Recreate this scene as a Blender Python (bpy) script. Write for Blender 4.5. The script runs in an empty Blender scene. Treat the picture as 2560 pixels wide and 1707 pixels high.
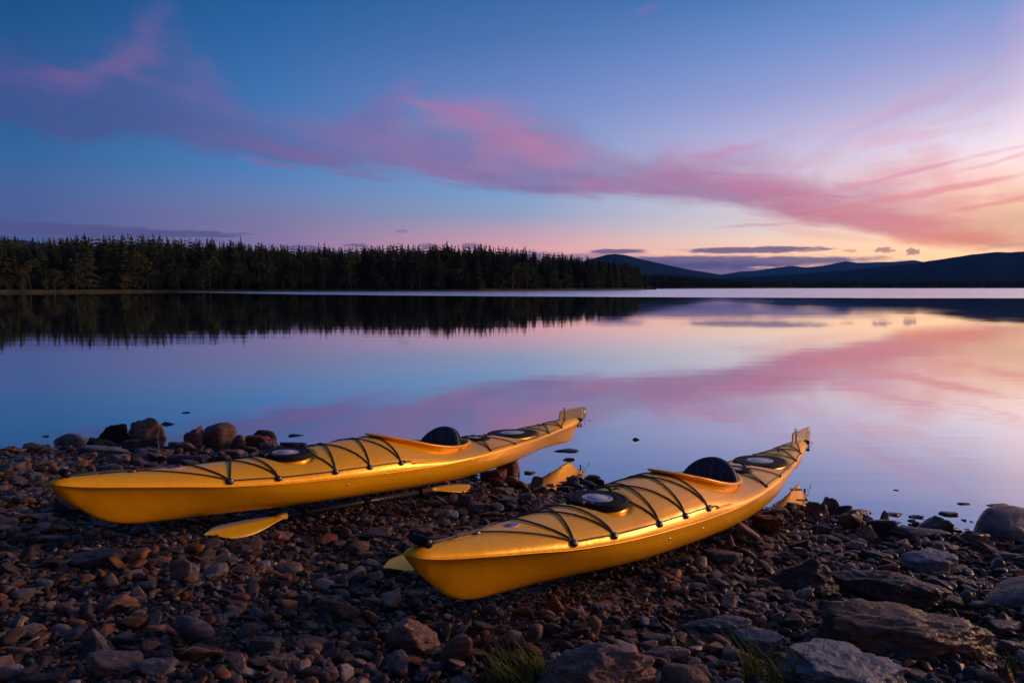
import bpy, bmesh, math, random
import numpy as np
from mathutils import Vector, Matrix, noise as mn
random.seed(7); rng = np.random.default_rng(7)
scene = bpy.context.scene; C = scene.collection
R = math.radians

# ------------------------------------------------------------------ camera
W0, H0, FX = 2560.0, 1707.0, 24 / 36 * 2560.0        # photo size in pixels, focal length in photo pixels
CAMH, HOR = 1.650, 717.5
TILT = math.atan((853.5 - HOR) / FX)
cam_d = bpy.data.cameras.new('camera'); cam = bpy.data.objects.new('camera', cam_d); C.objects.link(cam)
cam_d.lens = 24; cam_d.sensor_width = 36; cam_d.clip_start = 0.05; cam_d.clip_end = 60000
cam.location = (0, 0, CAMH); cam.rotation_euler = (math.pi / 2 - TILT, 0, 0)
scene.camera = cam
scene.view_settings.view_transform = 'Standard'; scene.view_settings.look = 'None'
scene.view_settings.exposure = 0.1; scene.view_settings.gamma = 1
scene.cycles.use_denoising = True
scene.cycles.max_bounces = 6; scene.cycles.volume_bounces = 0
scene.cycles.glossy_bounces = 4; scene.cycles.diffuse_bounces = 3

def ray(u, v):
    dx, dz = (u - 1280) / FX, (853.5 - v) / FX
    ct, st = math.cos(TILT), math.sin(TILT)
    return Vector((dx, ct + dz * st, -st + dz * ct))
def lin(c):
    return tuple(((v / 255 + .055) / 1.055) ** 2.4 if v > 10 else v / 255 / 12.92 for v in c)
def az_of(x): return math.degrees(math.atan((x - 1280) / FX))
def el_of(x, y):
    r = ray(x, y); return math.degrees(math.atan2(r.z, math.hypot(r.x, r.y)))

# ------------------------------------------------------------------ node helpers
class NT:
    def __init__(s, nt): s.nt = nt; s.n = nt.nodes; s.l = nt.links
    def new(s, t, **k):
        n = s.n.new(t)
        for a, b in k.items(): setattr(n, a, b)
        return n
    def put(s, sock, v):
        if isinstance(v, bpy.types.NodeSocket): s.l.new(v, sock)
        elif v is not None:
            if sock.type == 'RGBA' and len(v) == 3: v = (*v, 1)
            sock.default_value = v
    def m(s, op, a, b=None, c=None, clamp=False):
        n = s.new('ShaderNodeMath', operation=op, use_clamp=clamp)
        s.put(n.inputs[0], a); s.put(n.inputs[1], b)
        if c is not None: s.put(n.inputs[2], c)
        return n.outputs[0]
    def mr(s, v, a, b, c=0., d=1., smooth=False):
        n = s.new('ShaderNodeMapRange'); n.clamp = True
        if smooth: n.interpolation_type = 'SMOOTHSTEP'
        for i, q in enumerate((v, a, b, c, d)): s.put(n.inputs[i], q)
        return n.outputs[0]
    def mix(s, f, a, b, blend='MIX'):
        n = s.new('ShaderNodeMix', data_type='RGBA', blend_type=blend)
        s.put(n.inputs[0], f); s.put(n.inputs[6], a); s.put(n.inputs[7], b)
        return n.outputs[2]
    def noise(s, vec, scale, detail=4, rough=.5, dist=0.):
        n = s.new('ShaderNodeTexNoise'); s.put(n.inputs['Vector'], vec)
        n.inputs['Scale'].default_value = scale; n.inputs['Detail'].default_value = detail
        n.inputs['Roughness'].default_value = rough; n.inputs['Distortion'].default_value = dist
        return n.outputs['Fac']
    def comb(s, x, y, z=0.):
        n = s.new('ShaderNodeCombineXYZ')
        for i, q in enumerate((x, y, z)): s.put(n.inputs[i], q)
        return n.outputs[0]
    def sep(s, v):
        n = s.new('ShaderNodeSeparateXYZ'); s.put(n.inputs[0], v); return n.outputs
    def ramp(s, v, stops, interp='LINEAR'):
        n = s.new('ShaderNodeValToRGB'); n.color_ramp.interpolation = interp
        e = n.color_ramp.elements
        while len(e) > 1: e.remove(e[0])
        e[0].position = stops[0][0]; e[0].color = (*stops[0][1], 1)
        for p, c in stops[1:]:
            q = e.new(p); q.color = (*c, 1)
        s.put(n.inputs[0], v); return n.outputs[0]
    def curve(s, v, pts):
        n = s.new('ShaderNodeFloatCurve'); cu = n.mapping.curves[0]
        pts = sorted(pts)
        cu.points[0].location = pts[0]; cu.points[1].location = pts[-1]
        for p in pts[1:-1]: cu.points.new(*p)
        n.mapping.update(); s.put(n.inputs['Value'], v); return n.outputs[0]

# ------------------------------------------------------------------ sky (world)
world = bpy.data.worlds.new('World'); scene.world = world; world.use_nodes = True
SUN_AZ, SUN_EL = 50.0, 11.0
def build_world():
    t = NT(world.node_tree); t.n.clear()
    tc = t.new('ShaderNodeTexCoord'); X, Y, Z = t.sep(tc.outputs['Generated'])
    az = t.m('MULTIPLY', t.m('ARCTAN2', X, Y), 57.29578)
    el = t.m('MULTIPLY', t.m('ARCSINE', Z), 57.29578)
    e01 = t.m('DIVIDE', el, 60., clamp=True)
    cols = [
        (-180, [(0, (70, 72, 115)), (10, (52, 68, 115)), (30, (34, 62, 110)), (60, (30, 56, 102))]),
        (-90, [(0, (70, 86, 140)), (10, (36, 84, 140)), (30, (22, 72, 128)), (60, (30, 58, 106))]),
        (-35, [(0, (72, 92, 150)), (4.3, (86, 98, 150)), (6.5, (74, 101, 155)), (8.2, (56, 102, 156)), (11, (40, 94, 148)), (15.5, (33, 84, 140)), (19, (20, 76, 130)), (60, (30, 58, 106))]),
        (-19.5, [(0, (142, 120, 162)), (3.6, (141, 123, 165)), (5.6, (128, 126, 167)), (7.5, (103, 131, 181)), (9.1, (80, 129, 186)), (15, (60, 111, 173)), (18.3, (46, 99, 162)), (21.5, (28, 90, 150)), (60, (32, 60, 108))]),
        (.6, [(0, (244, 162, 155)), (2.6, (236, 161, 160)), (4.3, (204, 161, 176)), (5.9, (152, 165, 195)), (7.6, (128, 162, 203)), (15.3, (108, 134, 195)), (19.3, (77, 115, 176)), (22.8, (54, 102, 161)), (60, (38, 66, 114))]),
        (19.9, [(0, (255, 190, 140)), (2.5, (250, 197, 160)), (3.7, (239, 205, 182)), (5, (216, 206, 206)), (10.8, (190, 181, 216)), (14.4, (150, 160, 212)), (18.2, (109, 141, 201)), (21.5, (75, 120, 181)), (60, (48, 76, 124))]),
        (34.4, [(0, (255, 196, 130)), (2, (255, 203, 142)), (4, (255, 208, 165)), (5.9, (255, 222, 198)), (7.5, (250, 221, 216)), (10, (230, 215, 230)), (12.6, (201, 191, 221)), (16.2, (155, 161, 212)), (19.1, (112, 146, 206)), (60, (56, 84, 134))]),
        (62, [(0, (255, 196, 130)), (6, (255, 205, 150)), (12, (255, 180, 150)), (20, (190, 140, 160)), (36, (90, 104, 160)), (60, (60, 88, 138))]),
        (125, [(0, (236, 160, 130)), (8, (200, 150, 150)), (18, (110, 110, 150)), (36, (60, 84, 140)), (60, (48, 74, 124))]),
        (180, [(0, (70, 72, 115)), (10, (52, 68, 115)), (30, (34, 62, 110)), (60, (30, 56, 102))]),
    ]
    gain = {62: 2.6, 34.4: 1.75, 19.9: 1.45, .6: 1.2, -19.5: 1.05}
    res = None; prev = None
    for a, st in cols:
        g = gain.get(a, 1.)
        c = t.ramp(e01, [(e / 60., tuple(q * (g if a == 62 else 1 + (g - 1) * max(0., 1 - e / 13.)) for q in lin(k))) for e, k in st])
        res = c if res is None else t.mix(t.mr(az, prev, a), res, c)
        prev = a
    # ---- veil of cirrus: lower and upper edge as curves over azimuth
    k = 2560 / 2352
    u01 = t.m('DIVIDE', t.m('ADD', az, 45.), 90., clamp=True)
    def edge(pts): return [((az_of(x * k) + 45) / 90, max(0., el_of(x * k, y * k) / 40)) for x, y in pts]
    low = [(-250, 230), (0, 280), (100, 318), (200, 330), (320, 302), (450, 340), (560, 362), (700, 390), (900, 410), (1200, 445), (1400, 457), (1550, 474), (1700, 497), (1850, 520), (2000, 552), (2150, 574), (2352, 578), (2600, 570)]
    up = [(-250, 20), (0, 60), (180, 110), (300, 50), (430, 10), (480, 120), (540, 190), (660, 235), (780, 220), (900, 180), (960, 205), (1030, 215), (1180, 225), (1300, 265), (1400, 325), (1500, 335), (1700, 330), (1850, 345), (2000, 360), (2352, 330), (2600, 330)]
    lo = t.m('MULTIPLY', t.curve(u01, edge(low)), 40.); hi = t.m('MULTIPLY', t.curve(u01, edge(up)), 40.)
    wv = t.comb(t.m('MULTIPLY', az, .055), t.m('MULTIPLY', el, .11))
    warp = t.noise(wv, 1.6, 3, .5)
    elw = t.m('ADD', el, t.m('MULTIPLY', t.m('SUBTRACT', warp, .5), 3.2))
    v = t.m('DIVIDE', t.m('SUBTRACT', elw, lo), t.m('SUBTRACT', hi, lo))
    rag = t.noise(t.comb(t.m('MULTIPLY', az, .07), t.m('MULTIPLY', t.m('ADD', el, t.m('MULTIPLY', az, .16)), .6)), 1.4, 6, .55, .6)
    rag2 = t.noise(t.comb(t.m('MULTIPLY', az, .16), t.m('MULTIPLY', v, 1.1)), 1.5, 5, .55, .8)
    body = t.m('MULTIPLY', t.mr(t.m('ADD', v, t.m('MULTIPLY', t.m('SUBTRACT', rag, .5), .30)), -.03, .13, smooth=True),
               t.mr(t.m('ADD', v, t.m('MULTIPLY', t.m('SUBTRACT', rag2, .5), .9)), .25, 1.15, 1., 0., smooth=True))
    dens = t.m('MULTIPLY', body, t.mr(t.m('ADD', t.m('MULTIPLY', rag, .5), t.m('MULTIPLY', rag2, .5)), .30, .60, .55, .92), clamp=True)
    ccol = t.ramp(u01, [((az_of(x * k) + 45) / 90, lin(c)) for x, c in [(-250, (62, 82, 142)), (0, (60, 82, 138)), (300, (72, 86, 142)), (600, (90, 101, 158)), (1180, (138, 116, 165)), (1500, (158, 120, 162)), (1750, (178, 124, 160)), (2000, (216, 138, 156)), (2200, (252, 164, 138)), (2352, (255, 192, 148)), (2700, (255, 192, 135))]])
    pcol = t.ramp(u01, [((az_of(x * k) + 45) / 90, lin(c)) for x, c in [(-250, (100, 85, 150)), (0, (104, 86, 150)), (320, (150, 96, 150)), (600, (128, 98, 156)), (1180, (205, 124, 156)), (1500, (205, 122, 160)), (1750, (226, 130, 158)), (2000, (240, 132, 146)), (2200, (255, 136, 122)), (2352, (255, 140, 112)), (2700, (255, 150, 110))]])
    pk = t.noise(t.comb(t.m('MULTIPLY', az, .10), t.m('MULTIPLY', t.m('ADD', el, t.m('MULTIPLY', az, .12)), .33), 3.7), 1.3, 4, .5, .4)
    pkm = t.m('MULTIPLY', t.m('MULTIPLY', t.mr(pk, .44, .66, smooth=True), t.mr(az, -38., -8., .35, 1.)), t.mr(v, .05, .5, .25, .5))
    cc = t.mix(pkm, ccol, pcol)
    res = t.mix(dens, res, cc)
    # ---- streaks that fan out to the right from the end of the veil
    fa, fe = az_of(1380 * k), el_of(1380 * k, 470 * k)
    da, de = t.m('SUBTRACT', az, fa), t.m('SUBTRACT', el, fe)
    ph = t.m('ARCTAN2', de, da); rr = t.m('SQRT', t.m('ADD', t.m('MULTIPLY', da, da), t.m('MULTIPLY', de, de)))
    st = t.noise(t.comb(t.m('MULTIPLY', ph, 9.), t.m('MULTIPLY', rr, .05), 1.3), 2.2, 4, .55, .5)
    fan = t.m('MULTIPLY', t.mr(ph, -.30, -.10, smooth=True), t.mr(ph, .12, .55, 1., 0., smooth=True))
    fan = t.m('MULTIPLY', fan, t.m('MULTIPLY', t.mr(rr, 5., 16., smooth=True), t.mr(az, 60., 100., 1., 0.)))
    fan = t.m('MULTIPLY', fan, t.mr(st, .46, .68, 0., .42, smooth=True))
    scol = t.ramp(t.m('DIVIDE', el, 25., clamp=True), [(0, lin((255, 150, 112))), (.2, lin((255, 160, 142))), (.38, lin((240, 172, 186))), (.6, lin((200, 160, 205))), (1, lin((160, 156, 208)))])
    res = t.mix(fan, res, scol)
    # ---- brighter puffs and long wisps within and around the veil
    wn = t.new('ShaderNodeTexNoise'); t.put(wn.inputs['Vector'], t.comb(t.m('MULTIPLY', az, .10), t.m('MULTIPLY', el, .20), 9.)); wn.inputs['Scale'].default_value = 1.; wn.inputs['Detail'].default_value = 5; wn.inputs['Roughness'].default_value = .55
    w1, w2, w3 = t.sep(wn.outputs['Color'])
    azw = t.m('ADD', az, t.m('MULTIPLY', t.m('SUBTRACT', w1, .5), 9.)); elv = t.m('ADD', el, t.m('MULTIPLY', t.m('SUBTRACT', w2, .5), 3.2))
    elt = t.m('ADD', el, t.m('MULTIPLY', t.m('SUBTRACT', w2, .5), 1.1))
    fil = t.noise(t.comb(t.m('MULTIPLY', az, .12), t.m('MULTIPLY', t.m('ADD', el, t.m('MULTIPLY', az, .10)), .75), 2.), 1.5, 5, .6, .5)
    lobes = [(150, 225, 330, 80, -4, (72, 82, 145), .65), (290, 150, 190, 50, 38, (126, 96, 152), .7), (405, 45, 90, 30, 58, (84, 92, 152), .6), (190, 200, 150, 40, 10, (112, 90, 150), .6), (500, 215, 70, 45, -50, (108, 98, 160), .6),
             (560, 320, 170, 30, -8, (100, 96, 155), .6), (690, 355, 150, 22, -10, (134, 100, 150), .6), (800, 290, 170, 50, 24, (120, 105, 165), .7), (920, 225, 110, 40, 40, (128, 112, 172), .5),
             (1060, 270, 130, 34, -18, (176, 116, 160), .8), (1190, 300, 190, 62, -14, (176, 120, 162), .85), (1240, 325, 90, 26, -16, (200, 124, 154), .5), (1020, 350, 220, 42, -6, (140, 112, 165), .7), (640, 381, 85, 8, -6, (136, 100, 155), .9), (830, 403, 110, 9, -5, (128, 110, 165), .8),
             (1230, 430, 230, 12, -3, (136, 116, 165), .8), (1480, 405, 240, 34, 10, (180, 120, 160), .7), (1640, 352, 200, 14, 12, (200, 140, 180), .5), (1640, 440, 260, 40, -8, (172, 122, 160), .7), (1800, 425, 220, 34, -8, (206, 126, 158), .8), (1900, 480, 240, 34, -13, (214, 130, 150), .8),
             (2080, 520, 240, 32, -12, (246, 144, 138), .85), (2230, 552, 190, 22, -5, (255, 150, 108), .85), (2340, 500, 200, 20, 6, (255, 200, 150), .8), (1740, 521, 130, 4, 3, (226, 168, 185), .7), (2300, 568, 120, 8, 5, (215, 140, 140), .5),
             (2140, 438, 330, 9, 9, (248, 150, 148), .85), (2080, 396, 330, 6, 10, (236, 158, 180), .75), (2290, 362, 170, 6, 13, (248, 172, 176), .6), (2250, 470, 230, 8, 8, (255, 160, 140), .8), (1985, 285, 330, 22, 22, (190, 150, 200), .32), (2120, 240, 200, 20, 30, (196, 156, 202), .22), (1480, 18, 34, 12, 10, (120, 108, 180), .6), (2000, 455, 200, 6, 6, (246, 176, 176), .5)]
    for x, y, rx, ry, rot_, c, o in lobes:
        X_, Y_ = x * k, y * k; ca, ce = az_of(X_), el_of(X_, Y_)
        kx = az_of(X_ + 1) - az_of(X_); ky = ce - el_of(X_, Y_ + 1)
        dx = t.m('DIVIDE', t.m('SUBTRACT', azw if ry > 15 else az, ca), kx * k); dy = t.m('DIVIDE', t.m('SUBTRACT', elv if ry > 15 else elt, ce), ky * k)
        cr, sr = math.cos(R(rot_)), math.sin(R(rot_))
        a = t.m('DIVIDE', t.m('ADD', t.m('MULTIPLY', dx, cr), t.m('MULTIPLY', dy, sr)), rx); b = t.m('DIVIDE', t.m('SUBTRACT', t.m('MULTIPLY', dy, cr), t.m('MULTIPLY', dx, sr)), ry)
        d = t.m('SQRT', t.m('ADD', t.m('MULTIPLY', a, a), t.m('MULTIPLY', b, b)))
        d = t.m('ADD', d, t.m('MULTIPLY', t.m('SUBTRACT', fil, .5), 1.9))
        res = t.mix(t.mr(d, .1, 1.25, o * (.66 if ry > 15 else .8), 0., smooth=True), res, lin(c))
    # ---- low stratus strips near the horizon
    nz = t.noise(t.comb(t.m('MULTIPLY', az, .30), t.m('MULTIPLY', el, 1.7), 5.), 1.6, 7, .62, .2)
    nz3 = t.noise(t.comb(t.m('MULTIPLY', az, 1.3), t.m('MULTIPLY', el, 2.6), 5.), 1.6, 6, .65, .3)
    blobs = [(150, 528, 330, 17, (88, 82, 130), .85), (430, 537, 170, 8, (86, 84, 132), .85), (150, 552, 420, 9, (78, 88, 140), .5), (490, 551, 40, 5, (112, 100, 146), .5),
             (1418, 578, 72, 6, (104, 84, 128), .95), (1722, 574, 178, 9, (104, 86, 130), .95), (1600, 603, 450, 17, (92, 84, 134), .95),
             (1460, 624, 420, 28, (84, 80, 136), .95), (1000, 600, 600, 26, (104, 96, 146), .7), (985, 566, 22, 8, (116, 100, 146), .8), (1085, 565, 24, 8, (112, 98, 146), .8),
             (820, 563, 30, 4, (100, 92, 142), .8), (700, 567, 45, 5, (98, 92, 142), .7), (1220, 585, 24, 10, (124, 104, 148), .8), (2025, 574, 26, 6, (176, 120, 120), .8), (2090, 579, 16, 9, (160, 112, 120), .8), (1950, 576, 18, 4, (206, 150, 130), .6),
             (925, 532, 16, 5, (120, 112, 158), .5)]
    for x, y, rx, ry, c, o in blobs:
        ca, ce = az_of(x * k), el_of(x * k, y * k)
        ra = abs(az_of((x + rx) * k) - az_of((x - rx) * k)) / 2; re = abs(el_of(x * k, (y - ry) * k) - ce)
        a = t.m('DIVIDE', t.m('SUBTRACT', az, ca), ra); b = t.m('DIVIDE', t.m('SUBTRACT', el, ce), re)
        d = t.m('SQRT', t.m('ADD', t.m('MULTIPLY', a, a), t.m('MULTIPLY', b, b)))
        big_ = rx > 250
        d = t.m('ADD', d, t.m('MULTIPLY', t.m('SUBTRACT', nz if rx > 60 else nz3, .5), 1.0 if big_ else (1.7 if rx > 60 else 3.0)))
        res = t.mix(t.mr(d, .62, 1.12, o * .95, 0., smooth=True), res, lin(c))
    bg = t.new('ShaderNodeBackground'); t.put(bg.inputs[0], res); bg.inputs[1].default_value = 1.0
    sky = t.new('ShaderNodeTexSky'); sky.sky_type = 'NISHITA'; sky.sun_disc = False
    sky.sun_elevation = R(-3.0); sky.sun_rotation = R(SUN_AZ)
    bg2 = t.new('ShaderNodeBackground'); t.l.new(sky.outputs[0], bg2.inputs[0]); bg2.inputs[1].default_value = .05
    add = t.new('ShaderNodeAddShader'); t.l.new(bg.outputs[0], add.inputs[0]); t.l.new(bg2.outputs[0], add.inputs[1])
    out = t.new('ShaderNodeOutputWorld'); t.l.new(add.outputs[0], out.inputs[0])
build_world()
sun_d = bpy.data.lights.new('sun', 'SUN'); sun = bpy.data.objects.new('sun', sun_d); C.objects.link(sun)
sun_d.energy = 2.3; sun_d.angle = R(10); sun_d.color = (1, .63, .37)
sv = Vector((math.sin(R(SUN_AZ + 20)) * math.cos(R(SUN_EL)), math.cos(R(SUN_AZ + 20)) * math.cos(R(SUN_EL)), math.sin(R(SUN_EL))))
sun.rotation_euler = sv.to_track_quat('Z', 'Y').to_euler()

# ------------------------------------------------------------------ mesh helpers
def mesh_np(name, verts, faces, smooth=True):
    """faces: a list of polygons, or an (n,3)/(n,4) array"""
    me = bpy.data.meshes.new(name); verts = np.asarray(verts, np.float32)
    if isinstance(faces, np.ndarray):
        n, k = faces.shape
        me.vertices.add(len(verts)); me.vertices.foreach_set('co', verts.ravel())
        me.loops.add(n * k); me.loops.foreach_set('vertex_index', faces.astype(np.int32).ravel())
        me.polygons.add(n); me.polygons.foreach_set('loop_start', np.arange(0, n * k, k, dtype=np.int32))
        me.update(calc_edges=True)
    else:
        me.from_pydata([tuple(map(float, v)) for v in verts], [], faces); me.update()
    me.polygons.foreach_set('use_smooth', np.full(len(me.polygons), bool(smooth)) if np.isscalar(smooth) else np.asarray(smooth))
    return me
def link(name, me, mat=None, parent=None, **props):
    o = bpy.data.objects.new(name, me); C.objects.link(o)
    if mat is not None: me.materials.append(mat)
    if parent is not None: o.parent = parent
    for a, b in props.items(): o[a] = b
    return o
def empty(name, loc=(0, 0, 0), **props):
    o = bpy.data.objects.new(name, None); C.objects.link(o); o.location = loc; o.empty_display_size = .1
    for a, b in props.items(): o[a] = b
    return o
def copy_tree(o, parent=None):
    c = o.copy(); C.objects.link(c); c.parent = parent
    for ch in list(o.children): copy_tree(ch, c)
    return c
class MB:
    def __init__(s): s.v = []; s.f = []
    def add(s, v, f):
        b = len(s.v); s.v += [tuple(p) for p in v]; s.f += [tuple(i + b for i in q) for q in f]
    def tube(s, pts, r, seg=8, caps=True, flat=1.):
        pts = [Vector(p) for p in pts]; n = len(pts); rs = r if hasattr(r, '__len__') else [r] * n
        up = Vector((0, 0, 1)); rings = []
        for i, p in enumerate(pts):
            d = (pts[min(i + 1, n - 1)] - pts[max(i - 1, 0)])
            d = d.normalized() if d.length > 1e-9 else Vector((1, 0, 0))
            a = d.cross(up)
            if a.length < 1e-3: a = d.cross(Vector((0, 1, 0)))
            a.normalize(); b = a.cross(d).normalized()
            rings.append([p + (a * math.cos(2 * math.pi * k / seg) + b * flat * math.sin(2 * math.pi * k / seg)) * rs[i] for k in range(seg)])
        v = [q for rg in rings for q in rg]
        f = [(i * seg + k, i * seg + (k + 1) % seg, (i + 1) * seg + (k + 1) % seg, (i + 1) * seg + k) for i in range(n - 1) for k in range(seg)]
        if caps: f += [tuple(range(seg))[::-1], tuple((n - 1) * seg + k for k in range(seg))]
        s.add(v, f)
    def lathe(s, prof, seg=40, ax=1., ay=1., M=None):
        v = []; f = []
        for r, z in prof:
            v += [Vector((r * ax * math.cos(2 * math.pi * k / seg), r * ay * math.sin(2 * math.pi * k / seg), z)) for k in range(seg)]
        n = len(prof)
        f = [(i * seg + k, i * seg + (k + 1) % seg, (i + 1) * seg + (k + 1) % seg, (i + 1) * seg + k) for i in range(n - 1) for k in range(seg)]
        f += [tuple(range(seg))[::-1], tuple((n - 1) * seg + k for k in range(seg))]
        if M is not None: v = [M @ q for q in v]
        s.add(v, f)
    def box(s, c, sz, M=None):
        v = [Vector((c[0] + sx * sz[0] / 2, c[1] + sy * sz[1] / 2, c[2] + sz_ * sz[2] / 2)) for sx in (-1, 1) for sy in (-1, 1) for sz_ in (-1, 1)]
        if M is not None: v = [M @ q for q in v]
        s.add(v, [(0, 1, 3, 2), (4, 6, 7, 5), (0, 4, 5, 1), (2, 3, 7, 6), (0, 2, 6, 4), (1, 5, 7, 3)])
    def build(s, name, mat, parent=None, smooth=True, bevel=0, **props):
        me = mesh_np(name, s.v, s.f, smooth)
        o = link(name, me, mat, parent, **props)
        if bevel:
            b = o.modifiers.new('bevel', 'BEVEL'); b.width = bevel; b.segments = 2; b.limit_method = 'ANGLE'
        return o
def smooth_by_angle(o, ang=35):
    me = o.data; bm = bmesh.new(); bm.from_mesh(me)
    for e in bm.edges:
        if len(e.link_faces) == 2 and e.calc_face_angle(0) > R(ang): e.smooth = False
    bm.to_mesh(me); bm.free()

# ------------------------------------------------------------------ materials
def mat_new(name):
    m = bpy.data.materials.new(name); m.use_nodes = True; t = NT(m.node_tree)
    p = m.node_tree.nodes['Principled BSDF']; return m, t, p
def bump(t, p, h, dist, strength=1.):
    b = t.new('ShaderNodeBump'); b.inputs['Distance'].default_value = dist; b.inputs['Strength'].default_value = strength
    t.put(b.inputs['Height'], h); t.l.new(b.outputs[0], p.inputs['Normal']); return b
def simple(name, col, rough=.5, metal=0., var=.15, scale=30., bumpd=0., spec=.5):
    m, t, p = mat_new(name); tc = t.new('ShaderNodeTexCoord').outputs['Object']
    n = t.noise(tc, scale, 4, .6)
    t.put(p.inputs['Base Color'], t.mix(n, tuple(c * (1 - var) for c in col), tuple(min(1, c * (1 + var)) for c in col)))
    t.put(p.inputs['Roughness'], t.mr(n, .3, .7, max(0, rough - .06), min(1, rough + .06)))
    p.inputs['Metallic'].default_value = metal; p.inputs['Specular IOR Level'].default_value = spec
    if bumpd: bump(t, p, n, bumpd)
    return m

def wetness(t):
    g = t.new('ShaderNodeNewGeometry'); z = t.sep(g.outputs['Position'])[2]
    return t.mr(t.m('ADD', z, t.m('MULTIPLY', t.noise(g.outputs['Position'], 3., 2), .03)), .015, .07, 1., 0., smooth=True)

def stone_material(name, source):
    """source: 'island' (pebble mass: every stone its own tint) or 'object' (tint from the object's colour)"""
    m, t, p = mat_new(name); g = t.new('ShaderNodeNewGeometry'); pos = g.outputs['Position']
    if source == 'island':
        r = g.outputs['Random Per Island']
        base = t.ramp(r, [(0, (.032, .027, .026)), (.14, (.060, .042, .034)), (.28, (.044, .038, .040)), (.38, (.100, .050, .028)), (.47, (.036, .030, .030)), (.56, (.072, .056, .050)), (.66, (.120, .058, .030)), (.75, (.052, .050, .055)), (.83, (.125, .095, .080)), (.89, (.085, .034, .022)), (.95, (.050, .030, .022)), (.98, (.18, .15, .135))], 'CONSTANT')
        off = t.m('MULTIPLY', r, 57.)
        vec = t.new('ShaderNodeVectorMath', operation='ADD'); t.l.new(pos, vec.inputs[0]); t.l.new(t.comb(off, off, off), vec.inputs[1]); vec = vec.outputs[0]
    else:
        oi = t.new('ShaderNodeObjectInfo'); base = oi.outputs['Color']
        off = t.m('MULTIPLY', oi.outputs['Random'], 91.)
        v2 = t.new('ShaderNodeVectorMath', operation='ADD'); t.l.new(pos, v2.inputs[0]); t.l.new(t.comb(off, off, off), v2.inputs[1]); vec = v2.outputs[0]
    mp = t.new('ShaderNodeMapping'); t.put(mp.inputs[0], vec); mp.inputs['Rotation'].default_value = (.5, .3, .7); mp.inputs['Scale'].default_value = (1, 1, 3.2)
    strat = t.noise(mp.outputs[0], 9., 6, .65, .5)
    fine = t.noise(vec, 85., 5, .7); mid = t.noise(vec, 22., 4, .6)
    c = t.mix(t.mr(strat, .3, .7), t.mix(1., base, (.72, .66, .64), 'MULTIPLY'), t.mix(1., base, (2.2, 1.92, 1.74), 'MULTIPLY'))
    c = t.mix(t.mr(mid, .56, .72, 0., .45), c, t.mix(1., base, (1.7, .95, .62), 'MULTIPLY'))
    if source == 'object':
        lich = t.noise(vec, 6.5, 6, .7)
        c = t.mix(t.mr(t.m('ADD', lich, t.m('MULTIPLY', fine, .3)), .80, .90, 0., .45), c, (.30, .28, .28))
    c = t.mix(t.mr(fine, .35, .65, .0, .35), c, t.mix(1., c, (.5, .5, .5), 'MULTIPLY'))
    wet = wetness(t)
    c = t.mix(wet, c, t.mix(1., c, (.4, .36, .36), 'MULTIPLY'))
    t.put(p.inputs['Base Color'], c)
    t.put(p.inputs['Roughness'], t.mix(wet, t.comb(t.mr(fine, .3, .7, .68, .9), 0, 0), (.34, 0, 0)))
    t.put(p.inputs['Specular IOR Level'], t.m('ADD', .06, t.m('MULTIPLY', wet, .28)))
    h = t.m('ADD', t.m('MULTIPLY', strat, .7), t.m('ADD', t.m('MULTIPLY', fine, .22), t.m('MULTIPLY', mid, .45)))
    bump(t, p, h, .020 if source == 'object' else .008)
    return m
M = {}
M['pebble'] = stone_material('pebble_stone', 'island')
M['stone'] = stone_material('stone', 'object')
M['yellow'] = None
def kayak_yellow():
    m, t, p = mat_new('yellow_plastic'); tc = t.new('ShaderNodeTexCoord').outputs['Object']
    a = t.noise(tc, 3., 4, .6); b = t.noise(tc, 60., 5, .7)
    mp = t.new('ShaderNodeMapping'); t.put(mp.inputs[0], tc); mp.inputs['Scale'].default_value = (5, 60, 60); mp.inputs['Rotation'].default_value = (0, .12, 0)
    scr = t.noise(mp.outputs[0], 2.2, 4, .7)
    c = t.mix(a, (.86, .365, .002), (.92, .425, .004))
    z = t.sep(tc)[2]
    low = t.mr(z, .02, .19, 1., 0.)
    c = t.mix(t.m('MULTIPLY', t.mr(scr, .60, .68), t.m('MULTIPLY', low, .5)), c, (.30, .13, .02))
    c = t.mix(t.mr(b, .70, .78, 0., .45), c, (.28, .14, .03))
    t.put(p.inputs['Base Color'], c)
    t.put(p.inputs['Roughness'], t.mr(t.m('ADD', a, t.m('MULTIPLY', b, .5)), .5, 1., .26, .38))
    p.inputs['Specular IOR Level'].default_value = .22; p.inputs['Metallic'].default_value = .22
    bump(t, p, t.m('ADD', t.m('MULTIPLY', a, 2.), t.m('MULTIPLY', b, .06)), .004)
    return m
M['yellow'] = kayak_yellow()
M['blade'] = simple('blade_plastic', (.78, .44, .02), .38, var=.06, scale=20)
M['rubber'] = simple('black_rubber', (.014, .013, .015), .72, var=.2, scale=60, bumpd=.0004, spec=.08)
M['disc'] = simple('grey_disc', (.38, .37, .41), .42, var=.2, scale=24)
M['cord'] = simple('black_cord', (.016, .014, .015), .6, var=.3, scale=300, bumpd=.0006)
M['fitting'] = simple('black_fitting', (.02, .018, .02), .3)
M['steel'] = simple('steel', (.7, .68, .66), .22, 1.)
M['fabric'] = simple('navy_foam', (.024, .027, .045), .62, var=.25, scale=90, bumpd=.0006)
M['padding'] = simple('padding_ribs', (.050, .054, .080), .6, var=.2, scale=90)
M['carbon'] = simple('carbon_shaft', (.060, .046, .048), .28, var=.2, scale=50)
M['rudder'] = simple('rudder_plate', (.20, .12, .075), .5, 0., var=.2, scale=14, spec=.2)
M['blue'] = simple('blue_badge', (.01, .10, .50), .35, var=.1)
M['white'] = simple('white_mark', (.6, .6, .6), .4, var=.05)

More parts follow.
